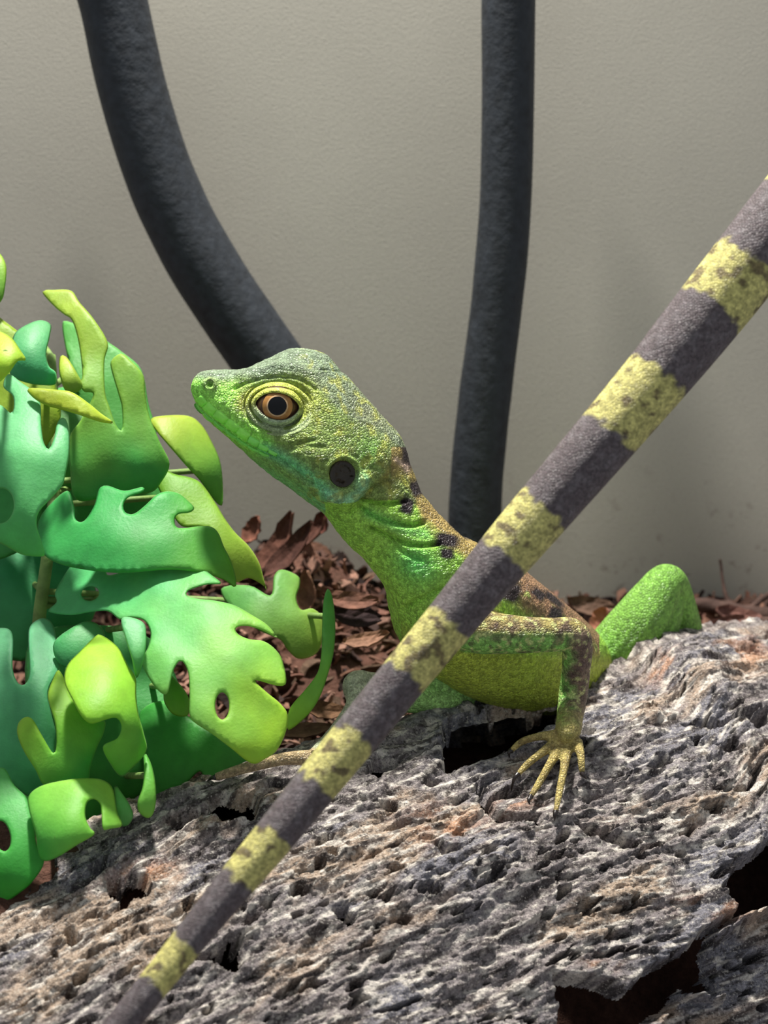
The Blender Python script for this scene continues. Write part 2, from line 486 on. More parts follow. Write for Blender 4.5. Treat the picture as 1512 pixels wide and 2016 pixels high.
# ------------------------------------------------------------------ hanging vines
def vine(name, pts, label):
    c = catmull(pts, 14)
    px, py, y_, wd = c.T
    d = (y_-CAM[1])/(math.cos(PITCH) - (py-1008.0)/FPX*math.sin(PITCH))
    path = PV(px, py, d)
    rad = wd*0.5*d/FPX
    rad = rad*(1+0.02*perlin(np.c_[path*9]))
    V, F = tube(path, rad, 40)
    o = mesh_obj(name, V, F, M_VINE)
    tag(o, label, 'vine', 'charcoal bendable vines by the back wall')
vine('bendable_vine', [(150, -330, .93, 140), (186, -140, .93, 138), (222, 0, .93, 136), (262, 180, .93, 136), (320, 360, .93, 138), (400, 520, .93, 138), (520, 700, .93, 138), (615, 830, .93, 130), (690, 930, .92, 116), (745, 1020, .90, 106), (800, 1110, .86, 104), (850, 1190, .82, 104), (880, 1250, .80, 104)],
     'thick charcoal vine sweeping in a long curve down behind the lizard head')
vine('bendable_vine', [(1008, -330, .95, 106), (1005, -140, .95, 106), (1001, 0, .95, 106), (1000, 200, .95, 104), (995, 400, .95, 102), (980, 580, .95, 102), (955, 780, .95, 104), (938, 950, .95, 104), (934, 1080, .95, 106), (934, 1235, .95, 106)],
     'straight charcoal vine hanging vertically behind the lizard back')

# ------------------------------------------------------------------ bark substrate
CH_COLS = [s2l(c) for c in ((112, 78, 66), (90, 64, 54), (132, 96, 80), (70, 52, 47), (150, 114, 98), (104, 82, 66), (58, 45, 42))]
def chip_mesh(L, W, th, bend, rng):
    n = 5
    V = []
    for i in range(n):
        t = i/(n-1)*2-1
        wv = W*(1-0.55*abs(t)**2)*(0.8+0.4*rng.random())
        for sy in (-1, 1):
            for sz in (-1, 1):
                V.append((t*L, sy*wv + 0.1*W*rng.normal(), sz*th + bend*t*t + (0.2*bend*sy)))
    F = []
    for i in range(n-1):
        a, b = 4*i, 4*i+4
        for (p, q_) in ((0, 1), (1, 3), (3, 2), (2, 0)):
            F.append((a+p, a+q_, b+q_, b+p))
    F.append((0, 2, 3, 1)); e = 4*(n-1); F.append((e, e+1, e+3, e+2))
    return np.array(V), F
def rot(rng, tilt=0.7):
    q = Matrix.Rotation(rng.uniform(0, 2*math.pi), 3, 'Z') @ Matrix.Rotation(rng.normal()*tilt, 3, 'X') @ Matrix.Rotation(rng.normal()*tilt, 3, 'Y')
    return np.array(q)
def substrate():
    rng = np.random.default_rng(3)
    AV, AF, AC = [], [], []; off = 0
    cnt = 0
    while cnt < 4400:
        x = rng.uniform(-1.35, 1.3); y = rng.uniform(-0.02, WALL_Y-0.03)
        if y < 0.06 + 0.45*x: continue
        if 0.1 < x < 0.42 and y < 0.5: continue
        z = float(floor_z(x, y))
        L = rng.uniform(0.012, 0.045); W = L*rng.uniform(0.12, 0.5)
        V, F = chip_mesh(L, W, 0.0025, L*rng.normal()*0.35, rng)
        V = V@rot(rng).T + np.array([x, y, z + rng.uniform(0, 0.02)])
        V[:, 1] = np.minimum(V[:, 1], WALL_Y-0.004)
        c = CH_COLS[rng.integers(len(CH_COLS))]*rng.uniform(0.55, 1.0)
        AV.append(V); AF += [tuple(i+off for i in f) for f in F]; AC.append(np.tile(c, (len(V), 1))); off += len(V); cnt += 1
    o = mesh_obj('bark_substrate', np.concatenate(AV), AF, M_CHIP, None, np.concatenate(AC), smooth=False)
    o['kind'] = 'stuff'
    tag(o, 'reddish brown shredded bark and husk bedding covering the ground', 'bedding')
substrate()
def big_chip(px, py, d, L, W, ang, tilt, col, label, seed, bend=0.3):
    rng = np.random.default_rng(seed)
    n, m = 9, 5
    V = []
    for i in range(n):
        t = i/(n-1)*2-1
        wv = W*(1-0.8*abs(t)**2.5)*(0.85+0.3*rng.random())
        for side in (1, -1):
            for j in range(m):
                u = (j/(m-1)*2-1)*side
                V.append((t*L + 0.04*L*rng.normal(), wv*u, side*0.003 + bend*L*t*t + bend*W*1.2*u*u + 0.05*W*rng.normal()))
    F = grid_faces(n, 2*m, True)
    F.append(tuple(range(2*m))[::-1]); F.append(tuple((n-1)*2*m+k for k in range(2*m)))
    V = np.array(V)
    Rm = np.array(Matrix.Rotation(ang, 3, 'Y') @ Matrix.Rotation(tilt, 3, 'X'))
    V = V@Rm.T + P(px, py, d)
    c = s2l(col)*(0.8+0.4*rng.random((len(V), 1)))
    o = mesh_obj('bark_chip', V, F, M_CHIP, None, c*np.array([0.60, 0.64, 0.66]), smooth=False)
    tag(o, label, 'bark chip', 'larger bark chips on the bedding')
D2R = math.radians
big_chip(500, 1045, 5.22, .035, .022, D2R(-60), 0.9, (142, 90, 72), 'short pointed brown husk flake beside the outermost leaf tip', 1)
big_chip(548, 1075, 5.20, .085, .026, D2R(-55), 0.8, (116, 74, 60), 'long upright curved husk flake leaning beside the leaves', 2)
big_chip(575, 1085, 5.16, .080, .022, D2R(-48), 1.0, (98, 62, 52), 'dark slanting husk flake in the middle of the heap below the lizard head', 3)
big_chip(608, 1062, 5.24, .060, .018, D2R(-40), 0.7, (110, 70, 58), 'thin brown husk flake sticking up just below the lizard chin', 4)
big_chip(634, 1032, 5.25, .030, .020, D2R(-70), 1.0, (122, 72, 60), 'small rounded reddish husk flake touching the throat outline', 5)
big_chip(606, 1170, 5.00, .055, .024, D2R(-80), 1.0, (166, 116, 94), 'pale pinkish brown bark chip between two leaves', 6)
big_chip(690, 1185, 4.95, .060, .020, D2R(5), 0.9, (136, 92, 76), 'flat reddish bark chip lying below the lizard throat', 7)
big_chip(722, 1262, 4.88, .050, .016, D2R(-12), 0.8, (170, 124, 100), 'pale tan bark chip lying beside the lizard chest', 8)
big_chip(700, 1215, 4.97, .055, .024, D2R(10), 1.0, (62, 44, 44), 'dark blackish brown bark chip in front of the lizard chest', 9)
big_chip(1186, 1222, 5.32, .034, .026, D2R(-65), 1.0, (196, 128, 104), 'orange pink bark chip between elbow and hind knee', 10)
big_chip(1160, 1195, 5.40, .055, .024, D2R(10), 1.0, (122, 92, 76), 'dull brown bark chip against the wall behind the elbow', 11)
big_chip(1420, 1235, 5.35, .060, .022, D2R(-20), 1.0, (140, 98, 88), 'purplish brown bark chip behind the log crest right of the knee', 12)
big_chip(1450, 1218, 5.45, .055, .026, D2R(15), 0.9, (150, 104, 92), 'rosy brown bark chip under the dark stick', 13)
big_chip(640, 1400, 4.75, .050, .018, D2R(8), 0.9, (128, 92, 66), 'tan bark chip just behind the log beside the banded tail', 14)
big_chip(600, 1440, 4.62, .055, .016, D2R(-4), 0.9, (136, 100, 76), 'long light brown bark chip lying along the log crest', 15)
big_chip(820, 1425, 4.70, .050, .016, D2R(-8), 0.9, (150, 110, 84), 'light brown bark chip below the lizard far elbow', 16)
def twig(pts, label, seed):
    c = catmull(pts, 8); path = PV(c[:, 0], c[:, 1], c[:, 2]); rad = c[:, 3]*0.5*c[:, 2]/FPX
    V, F = tube(path, rad, 12)
    V = V + 0.004*fbm(V*30+seed, 3)[:, None]*np.array([0.3, 0.5, 1])
    tag(mesh_obj('twig', V, F, M_TWIG), label, 'twig', 'dry twigs on the bedding')
twig([(1360, 1190, 5.50, 26), (1410, 1196, 5.50, 30), (1460, 1204, 5.48, 30), (1530, 1212, 5.46, 26), (1600, 1220, 5.44, 22)], 'thick dark stick lying along the wall foot right of the knee', 1)
twig([(1440, 1222, 5.46, 10), (1480, 1195, 5.48, 12), (1520, 1166, 5.52, 12), (1560, 1150, 5.54, 9)], 'slanting thin twig crossing over the dark stick', 2)
twig([(1418, 1100, 5.58, 5), (1422, 1140, 5.57, 6), (1430, 1175, 5.55, 9), (1442, 1200, 5.53, 12)], 'hair-thin upright twig standing against the wall', 3)
twig([(1440, 1245, 5.28, 20), (1480, 1232, 5.28, 22), (1520, 1222, 5.28, 20), (1580, 1210, 5.28, 18)], 'mossy grey green twig lying on the far side of the log crest', 4)

# ------------------------------------------------------------------ plastic plant
PLANT = empty('artificial_plant', P(60, 1700, 4.62))
tag(PLANT, 'plastic plant with glossy cut green leaves beside the cork log', 'plant')
def c4(l): return [(x/3.024, 480+y/3.024) for x, y in l]
def c5(l): return [(x/2.16, 1000+y/2.16) for x, y in l]
def ell(cx, cy, rx, ry, an=0, n=8):
    out = []
    for k in range(n):
        t = k/n*2*math.pi
        x, y = rx*math.cos(t), ry*math.sin(t)
        out.append((cx+x*math.cos(an)-y*math.sin(an), cy+x*math.sin(an)+y*math.cos(an)))
    return out
TEAL = (78, 184, 124); GRN = (58, 168, 74); LIME = (158, 208, 62); DKG = (36, 112, 62); OLV = (132, 158, 48); MINT = (110, 190, 150)
STEM = catmull([(-20, 1760, 4.66), (30, 1560, 4.64), (70, 1330, 4.66), (78, 1210, 4.64), (95, 1080, 4.62), (110, 900, 4.70), (100, 700, 4.78)], 8)
def leaf(outline, d0, kx, ky, curl, g0, g1, c0, c1, holes=(), th=0.0045, wave=0.013, seed=0, pe=1.0, label=None, deep=0.09, via=(), fold=None):
    ol = catmull(outline, 5, True)
    # drop points that bunch together
    keep = [ol[0]]
    for p in ol[1:]:
        if np.hypot(*(p-keep[-1])) > 3.5: keep.append(p)
    ol = np.array(keep)
    hl = [catmull(h, 4, True) for h in holes]
    loops = [ol]+hl
    pts = np.concatenate(loops)
    edges = []; o = 0
    for L in loops:
        n = len(L); edges += [(o+i, o+(i+1) % n) for i in range(n)]; o += n
    nb = len(pts)
    lo, hi = ol.min(0), ol.max(0)
    st = 9.0
    gx, gy = np.meshgrid(np.arange(lo[0], hi[0], st), np.arange(lo[1], hi[1], st))
    gx = gx + (np.arange(gx.shape[0]) % 2)[:, None]*st*0.5
    gx, gy = gx.ravel(), gy.ravel()
    def inside(x, y):
        m = inpoly(x, y, ol)
        for h in hl: m &= ~inpoly(x, y, h)
        return m
    def edge_d(x, y):
        e = segdist(x, y, ol, True)[0]
        for h in hl: e = np.minimum(e, segdist(x, y, h, True)[0])
        return e
    m = inside(gx, gy); gx, gy = gx[m], gy[m]
    e = edge_d(gx, gy); m = e > 4.0; gx, gy = gx[m], gy[m]
    rg = []
    for L in loops:
        tn = np.roll(L, -1, 0)-np.roll(L, 1, 0); tn /= np.hypot(*tn.T)[:, None]+1e-9
        for sg in (1, -1): rg.append(L + sg*3.6*np.c_[-tn[:, 1], tn[:, 0]])
    rg = np.concatenate(rg); m = inside(rg[:, 0], rg[:, 1]); rg = rg[m]
    rg = rg[edge_d(rg[:, 0], rg[:, 1]) > 3.2]
    m = edge_d(gx, gy) > 6.5
    allp = np.vstack([pts, rg, np.c_[gx[m], gy[m]]])
    res = delaunay_2d_cdt([Vector((a, b)) for a, b in allp], edges, [], 0, 1e-4)
    vv = np.array([(v.x, v.y) for v in res[0]]); tri = [tuple(f) for f in res[2]]
    cen = np.array([vv[list(t)].mean(0) for t in tri])
    ok = inside(cen[:, 0], cen[:, 1])
    tri = [t for t, k in zip(tri, ok) if k]
    ed = edge_d(vv[:, 0], vv[:, 1])
    cx, cy = (lo+hi)/2; sx = max(hi[0]-lo[0], hi[1]-lo[1])/2
    X = (vv[:, 0]-cx)/1000; Y = (vv[:, 1]-cy)/1000
    rr = ((vv[:, 0]-cx)**2+(vv[:, 1]-cy)**2)/sx**2
    d = d0 + kx*X + ky*Y + curl*rr + wave*perlin(np.c_[vv/95.0, np.full(len(vv), seed*3.7)])
    if fold is not None:
        (fx, fy), (dx_, dy_), amt = fold
        s_ = ((vv[:, 0]-fx)*dy_-(vv[:, 1]-fy)*dx_)/1000
        d = d + amt*np.abs(s_)
    tt = th*np.sqrt(np.clip(1-(1-np.clip(ed/3.6, 0, 1))**2, 0, 1))
    F_ = PV(vv[:, 0], vv[:, 1], d-tt); B_ = PV(vv[:, 0], vv[:, 1], d+tt)
    n = len(vv)
    bnd = ed < 0.3
    idx = np.where(bnd, np.arange(n), np.arange(n)+n)
    V = np.vstack([F_, B_])
    F = []
    for t in tri:
        a, b, c = t
        A = (vv[b]-vv[a]); Bq = (vv[c]-vv[a])
        if A[0]*Bq[1]-A[1]*Bq[0] < 0: b, c = c, b
        F.append((a, c, b)); F.append((idx[a], idx[b], idx[c]))
    lift_ = lambda q_: tuple(v_*max(1.0, 160.0/max(q_)) for v_ in q_)     # the same moulded plastic all through the plant
    c0, c1 = lift_(c0), lift_(c1)
    g0 = np.array(g0, float); g1 = np.array(g1, float)
    t = ((vv-g0)@(g1-g0))/((g1-g0)@(g1-g0))
    t = np.clip(t + 0.18*perlin(np.c_[vv/60.0, np.full(n, seed+0.5)]), 0, 1)**pe
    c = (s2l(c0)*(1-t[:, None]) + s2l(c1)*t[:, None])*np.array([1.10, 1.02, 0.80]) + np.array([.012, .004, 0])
    cc = np.vstack([c, c])
    used = np.unique(np.array([i for f in F for i in f])); remap = -np.ones(len(V), int); remap[used] = np.arange(len(used))
    o = mesh_obj('leaf', V[used], [[remap[i] for i in f] for f in F], M_LEAF, PLANT, cc[used])
    if label: o['label'] = label
    # the leaf stalk runs from the back of the blade to the main stem
    if True:
        k = int(np.argmin(np.where(ed > 0.6*ed.max(), np.hypot(vv[:, 0]-g0[0], vv[:, 1]-g0[1]), 1e9)))
        a = np.array([vv[k][0], vv[k][1], d[k]+0.0125])
        last = np.array(via[-1]) if len(via) else a
        j = int(np.argmin(np.hypot(STEM[:, 0]-last[0], STEM[:, 1]-last[1]-40)))
        b = STEM[j]
        mid = a*0.65+b*0.35; mid[2] = max(a[2], b[2])+deep
        q1 = a*0.98+b*0.02; q1[2] = a[2] + deep*0.5
        cpt = catmull([a, q1] + [np.array(v_) for v_ in via] + ([mid] if not len(via) else []) + [b], 6)
        Vt, Ft = tube(PV(cpt[:, 0], cpt[:, 1], cpt[:, 2]), np.full(len(cpt), 0.0065), 8)
        so = mesh_obj('stalk', Vt, Ft, M_STEM); so.parent = o; so.location = -PLANT.location - o.location
    return o
cV = STEM
Vs, Fs = tube(PV(cV[:, 0], cV[:, 1], cV[:, 2]), np.linspace(0.017, 0.010, len(cV)), 14)
mesh_obj('stem', Vs, Fs, M_STEM, PLANT)

# front leaves
leaf(c5([(205, 440), (240, 400), (235, 355), (290, 260), (340, 205), (420, 165), (490, 140), (522, 152), (518, 188), (478, 222), (452, 275), (475, 285), (548, 258), (560, 230), (600, 200), (660, 188), (740, 203), (830, 235), (900, 285), (942, 322), (880, 326), (805, 350), (795, 372), (840, 386), (920, 395), (1000, 415), (1080, 460), (1140, 500), (1182, 556), (1120, 522), (1050, 502), (1004, 510), (1012, 536), (1060, 558), (1120, 566), (1170, 600), (1202, 650), (1217, 742), (1180, 756), (1085, 733), (1130, 780), (1190, 830), (1223, 878), (1216, 950), (1178, 1030), (1130, 1066), (1070, 1087), (980, 1020), (900, 960), (830, 915), (806, 880), (806, 800), (800, 700), (770, 650), (738, 690), (715, 782), (690, 790), (650, 750), (610, 680), (606, 640), (630, 590), (640, 530), (615, 480), (560, 466), (510, 474), (460, 440), (390, 442), (300, 456)]),
     4.30, -0.30, -0.75, 0.10, c5([(450, 380)])[0], c5([(1130, 960)])[0], TEAL, (152, 206, 66), [c5(ell(945, 842, 30, 58, 0.0)), c5(ell(384, 364, 38, 30, -0.2))], seed=1, pe=1.25,
     label='broad cut leaf, teal turning lime at its drooping tip')
leaf(c5([(430, 540), (500, 590), (545, 670), (577, 722), (580, 800), (590, 880), (612, 960), (622, 1035), (560, 1110), (515, 1142), (470, 1090), (438, 1015), (498, 980), (517, 930), (495, 893), (450, 900), (390, 917), (350, 890), (310, 820), (274, 740), (285, 670), (340, 610), (400, 550)]),
     4.18, 0.25, -0.55, 0.12, c5([(560, 1100)])[0], c5([(350, 700)])[0], (72, 178, 72), (146, 206, 62), seed=2, pe=0.8, label='lime green folded leaf with a notched side')
leaf(c5([(612, 1040), (640, 1080), (658, 1150), (664, 1230), (655, 1292), (630, 1320), (592, 1295), (585, 1250), (605, 1190), (612, 1120)]),
     4.22, 0.3, -0.4, 0.02, c5([(620, 1060)])[0], c5([(630, 1300)])[0], (88, 178, 82), (122, 198, 84), seed=3)
leaf(c5([(250, 690), (290, 760), (330, 850), (380, 912), (445, 905), (440, 960), (412, 1020), (385, 1100), (370, 1165), (280, 1172), (190, 1180), (150, 1112), (100, 1032), (73, 960), (80, 912), (112, 888), (142, 903), (180, 970), (226, 1042), (240, 1005), (235, 920), (215, 850), (203, 795), (222, 735)]),
     4.26, 0.1, -0.5, 0.05, c5([(330, 1120)])[0], c5([(100, 900)])[0], (66, 176, 72), (150, 210, 70), seed=4, pe=0.9, label='forked leaf with a rounded lime prong')
leaf(c5([(-60, 520), (0, 510), (42, 518), (56, 560), (54, 680), (75, 742), (105, 750), (126, 700), (120, 560), (130, 500), (180, 468), (222, 490), (242, 560), (262, 630), (250, 690), (205, 780), (220, 880), (238, 960), (232, 1040), (250, 1120), (200, 1190), (130, 1230), (60, 1180), (-30, 1100), (-80, 900)]),
     4.38, -0.1, -0.55, 0.08, c5([(60, 600)])[0], c5([(120, 1150)])[0], (92, 178, 140), (70, 178, 120), seed=5, label='big teal leaf with finger lobes')
leaf(c5([(122, 1225), (180, 1180), (300, 1154), (400, 1150), (452, 1164), (482, 1200), (497, 1290), (520, 1350), (470, 1364), (438, 1366), (432, 1300), (425, 1258), (398, 1238), (370, 1254), (363, 1310), (383, 1360), (402, 1388), (330, 1432), (250, 1482), (190, 1502), (164, 1470), (150, 1380), (124, 1290)]),
     4.12, 0.1, -0.45, 0.05, c5([(180, 1470)])[0], c5([(420, 1170)])[0], (66, 178, 78), (140, 208, 84), seed=6, label='squarish light green leaf with a slot, resting on the log')
leaf(c5([(488, 1178), (520, 1215), (552, 1262), (567, 1312), (540, 1352), (505, 1342), (492, 1260)]), 4.20, 0.3, -0.4, 0.03, c5([(500, 1200)])[0], c5([(540, 1340)])[0], (90, 180, 90), (84, 168, 96), seed=7)
leaf(c5([(-70, 1120), (-20, 1108), (22, 1110), (62, 1180), (112, 1232), (142, 1330), (156, 1430), (188, 1505), (136, 1592), (66, 1650), (0, 1690), (-70, 1680), (-90, 1350)]),
     4.18, 0.0, -0.45, 0.05, c5([(60, 1250)])[0], c5([(40, 1580)])[0], (86, 188, 106), (30, 120, 40), [c5(ell(10, 1395, 34, 66, -0.2))], seed=8, label='green leaf with an oval hole, low beside the log')
leaf(c5([(1392, 345), (1412, 372), (1426, 480), (1421, 600), (1400, 690), (1362, 800), (1310, 880), (1228, 945), (1222, 895), (1240, 840), (1300, 770), (1350, 700), (1366, 620), (1370, 500), (1375, 400)]),
     4.46, 0.7, -0.25, 0.03, c5([(1390, 400)])[0], c5([(1260, 900)])[0], (92, 178, 96), (134, 196, 66), seed=9, deep=0.30, label='narrow upturned leaf edge beside the bark heap')
leaf(c5([(940, 345), (1060, 330), (1150, 372), (1165, 290), (1200, 262), (1268, 290), (1275, 330), (1260, 380), (1280, 432), (1330, 428), (1372, 470), (1372, 560), (1342, 622), (1270, 642), (1220, 600), (1190, 560), (1100, 520), (1000, 450)]),
     4.72, 0.1, -0.5, 0.04, c5([(1050, 400)])[0], c5([(1320, 560)])[0], (86, 160, 88), (134, 174, 78), seed=10, label='dull green square-lobed leaf behind the broad leaf')
leaf(c5([(515, 475), (560, 466), (612, 490), (622, 540), (618, 610), (595, 700), (577, 720), (560, 640), (535, 560)]), 4.27, 0.2, -0.4, 0.02, c5([(560, 500)])[0], c5([(580, 700)])[0], (104, 184, 140), (82, 172, 90), seed=11)
leaf(c5([(230, 570), (340, 490), (400, 486), (445, 530), (420, 600), (330, 680), (250, 660)]), 4.44, 0.1, -0.5, 0.02, c5([(260, 600)])[0], c5([(420, 520)])[0], (60, 150, 100), (84, 168, 110), seed=12)
leaf(c5([(590, 880), (700, 820), (820, 900), (930, 970), (1085, 1090), (960, 1130), (880, 1175), (850, 1120), (780, 1180), (700, 1210), (640, 1220), (620, 1060)]),
     4.50, 0.0, -0.5, 0.03, c5([(700, 860)])[0], c5([(950, 1100)])[0], (34, 100, 44), (66, 150, 70), seed=13, label='green leaf tucked under the broad leaf')
leaf(c5([(650, 640), (720, 700), (800, 800), (800, 880), (740, 880), (700, 830), (690, 760)]), 4.42, 0, -0.5, 0.02, c5([(700, 700)])[0], c5([(770, 860)])[0], (80, 150, 60), (110, 180, 60), seed=14)
# upper leaves
leaf(c4([(230, 1650), (290, 1560), (400, 1470), (440, 1560), (450, 1640), (500, 1650), (560, 1560), (590, 1460), (640, 1440), (740, 1470), (848, 1448), (850, 1478), (762, 1512), (734, 1560), (750, 1602), (800, 1606), (870, 1552), (930, 1496), (990, 1474), (1062, 1485), (1120, 1530), (1157, 1572), (1130, 1600), (1062, 1610), (1040, 1645), (1065, 1692), (1200, 1680), (1262, 1686), (1302, 1725), (1332, 1800), (1372, 1880), (1402, 1975), (1400, 2045), (1330, 2000), (1200, 1960), (1000, 1940), (700, 1960), (400, 1920), (260, 1850), (225, 1750)]),
     4.46, -0.1, -0.65, 0.08, c4([(600, 1700)])[0], c4([(1380, 1980)])[0], (36, 116, 66), (96, 168, 58), seed=15, pe=1.6, label='green leaf with wavy upper lobes')
leaf(c4([(50, 775), (130, 828), (200, 880), (240, 950), (246, 1080), (260, 1180), (290, 1222), (320, 1160), (340, 1070), (370, 1034), (400, 1060), (413, 1150), (410, 1260), (390, 1370), (370, 1440), (300, 1520), (230, 1600), (220, 1680), (250, 1780), (267, 1850), (230, 1862), (130, 1850), (40, 1802), (-60, 1740), (-140, 1600), (-140, 1200), (-100, 960), (0, 958), (70, 1008), (78, 910), (20, 850)]),
     4.28, -0.1, -0.5, 0.08, c4([(150, 1100)])[0], c4([(120, 1840)])[0], (96, 184, 136), (78, 186, 104), [c4(ell(5, 1560, 78, 105, 0.1))], seed=16, label='pale teal leaf with a round hole and pointed lobe')
leaf(c4([(-120, 560), (-60, 520), (0, 520), (70, 560), (120, 630), (155, 692), (105, 700), (60, 762), (0, 822), (-70, 850), (-140, 780)]), 4.24, -0.1, -0.6, 0.04, c4([(120, 690)])[0], c4([(-40, 760)])[0], (146, 190, 60), (176, 222, 70), seed=17, label='lime yellow leaf tip poking in high on the plant')
leaf(c4([(90, 530), (160, 480), (240, 454), (302, 480), (297, 550), (276, 650), (292, 730), (332, 765), (330, 835), (250, 842), (150, 825), (60, 780), (80, 690), (70, 600)]), 4.52, 0.1, -0.5, 0.04, c4([(200, 500)])[0], c4([(200, 800)])[0], (84, 164, 118), (40, 124, 92), seed=18)
leaf(c4([(170, 860), (330, 868), (430, 884), (530, 950), (600, 1008), (677, 1066), (600, 1062), (480, 1022), (380, 992), (270, 960), (190, 910)]), 4.34, 0.1, -0.6, 0.02, c4([(280, 930)])[0], c4([(640, 1060)])[0], (136, 158, 44), (160, 190, 62), seed=19, label='narrow olive yellow leaf blade lying across taller leaves')
leaf(c4([(252, 286), (330, 274), (425, 280), (475, 350), (560, 450), (642, 590), (622, 700), (626, 880), (652, 970), (692, 1080), (726, 1106), (726, 980), (700, 880), (660, 740), (666, 690), (720, 654), (772, 690), (852, 780), (866, 900), (892, 1030), (952, 1180), (1010, 1310), (960, 1420), (900, 1480), (760, 1500), (600, 1520), (450, 1520), (418, 1350), (416, 1150), (480, 1050), (555, 900), (500, 880), (472, 830), (490, 780), (470, 600), (430, 460), (380, 420), (320, 370)]),
     4.62, 0.0, -0.35, 0.05, c4([(600, 1450)])[0], c4([(430, 380)])[0], (44, 112, 56), (136, 168, 62), seed=20, pe=0.8, label='tall pointed leaf rising to the plant top')
leaf(c4([(360, 668), (402, 680), (470, 790), (492, 850), (455, 885), (400, 885), (368, 830), (350, 740)]), 4.52, 0.0, -0.4, 0.02, c4([(440, 870)])[0], c4([(370, 690)])[0], (120, 160, 60), (156, 186, 70), seed=21)
leaf(c4([(893, 1050), (960, 1024), (1120, 1024), (1202, 1080), (1262, 1180), (1312, 1300), (1328, 1450), (1320, 1560), (1260, 1510), (1190, 1410), (1120, 1335), (1050, 1255), (985, 1180), (928, 1112)]), 4.66, 0.5, -0.3, 0.04, c4([(1290, 1400)])[0], c4([(1000, 1060)])[0], (66, 120, 52), (146, 176, 62), seed=22, label='curled leaf with an olive flap below the lizard snout')
leaf(c4([(914, 1258), (960, 1322), (1040, 1370), (1130, 1390), (1202, 1430), (1282, 1540), (1342, 1640), (1402, 1720), (1482, 1800), (1542, 1895), (1572, 2000), (1588, 2062), (1560, 2030), (1480, 1990), (1400, 2010), (1340, 1880), (1300, 1760), (1200, 1690), (1080, 1680), (1000, 1560), (930, 1420)]), 4.60, 0.2, -0.5, 0.04, c4([(1050, 1500)])[0], c4([(1500, 1900)])[0], (74, 118, 38), (150, 186, 78), seed=23, label='trailing lime edged leaf reaching toward the bark heap')
leaf(c4([(-90, 20), (-30, 40), (10, 70), (38, 140), (30, 260), (8, 340), (-60, 380), (-120, 200)]), 4.7, 0, -0.4, 0.03, c4([(-40, 200)])[0], c4([(20, 120)])[0], (96, 150, 60), (130, 176, 66), seed=24, via=[(-75, 600, 4.74), (-60, 740, 4.76)], label='small leaf edge poking in above the rest')
# leaves deeper inside the plant
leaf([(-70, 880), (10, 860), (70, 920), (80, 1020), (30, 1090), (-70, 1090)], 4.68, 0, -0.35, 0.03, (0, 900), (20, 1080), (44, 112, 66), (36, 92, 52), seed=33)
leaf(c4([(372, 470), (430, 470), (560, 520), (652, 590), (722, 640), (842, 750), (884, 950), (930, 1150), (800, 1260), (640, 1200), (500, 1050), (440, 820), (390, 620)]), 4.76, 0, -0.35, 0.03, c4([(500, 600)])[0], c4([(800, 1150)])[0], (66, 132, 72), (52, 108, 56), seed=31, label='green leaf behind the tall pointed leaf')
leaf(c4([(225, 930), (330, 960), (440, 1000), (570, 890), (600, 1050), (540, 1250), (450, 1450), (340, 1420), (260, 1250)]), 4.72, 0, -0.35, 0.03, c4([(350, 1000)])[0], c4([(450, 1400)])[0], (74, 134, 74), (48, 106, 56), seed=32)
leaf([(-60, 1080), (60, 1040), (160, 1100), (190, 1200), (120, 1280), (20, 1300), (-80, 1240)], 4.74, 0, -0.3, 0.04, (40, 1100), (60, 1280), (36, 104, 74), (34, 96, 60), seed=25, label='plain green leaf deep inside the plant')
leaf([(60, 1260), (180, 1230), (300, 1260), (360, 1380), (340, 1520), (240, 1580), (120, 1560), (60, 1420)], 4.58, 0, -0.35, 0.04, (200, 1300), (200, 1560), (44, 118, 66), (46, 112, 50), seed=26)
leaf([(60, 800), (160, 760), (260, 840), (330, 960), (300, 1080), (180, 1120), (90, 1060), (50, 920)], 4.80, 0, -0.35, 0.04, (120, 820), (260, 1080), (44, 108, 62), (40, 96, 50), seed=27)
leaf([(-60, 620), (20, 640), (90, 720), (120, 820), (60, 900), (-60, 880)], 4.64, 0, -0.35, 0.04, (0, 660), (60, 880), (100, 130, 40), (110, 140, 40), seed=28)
leaf([(-60, 1540), (60, 1500), (180, 1540), (220, 1620), (140, 1700), (40, 1770), (-80, 1760)], 4.46, 0, -0.35, 0.04, (40, 1540), (60, 1740), (42, 110, 48), (36, 92, 36), seed=29)

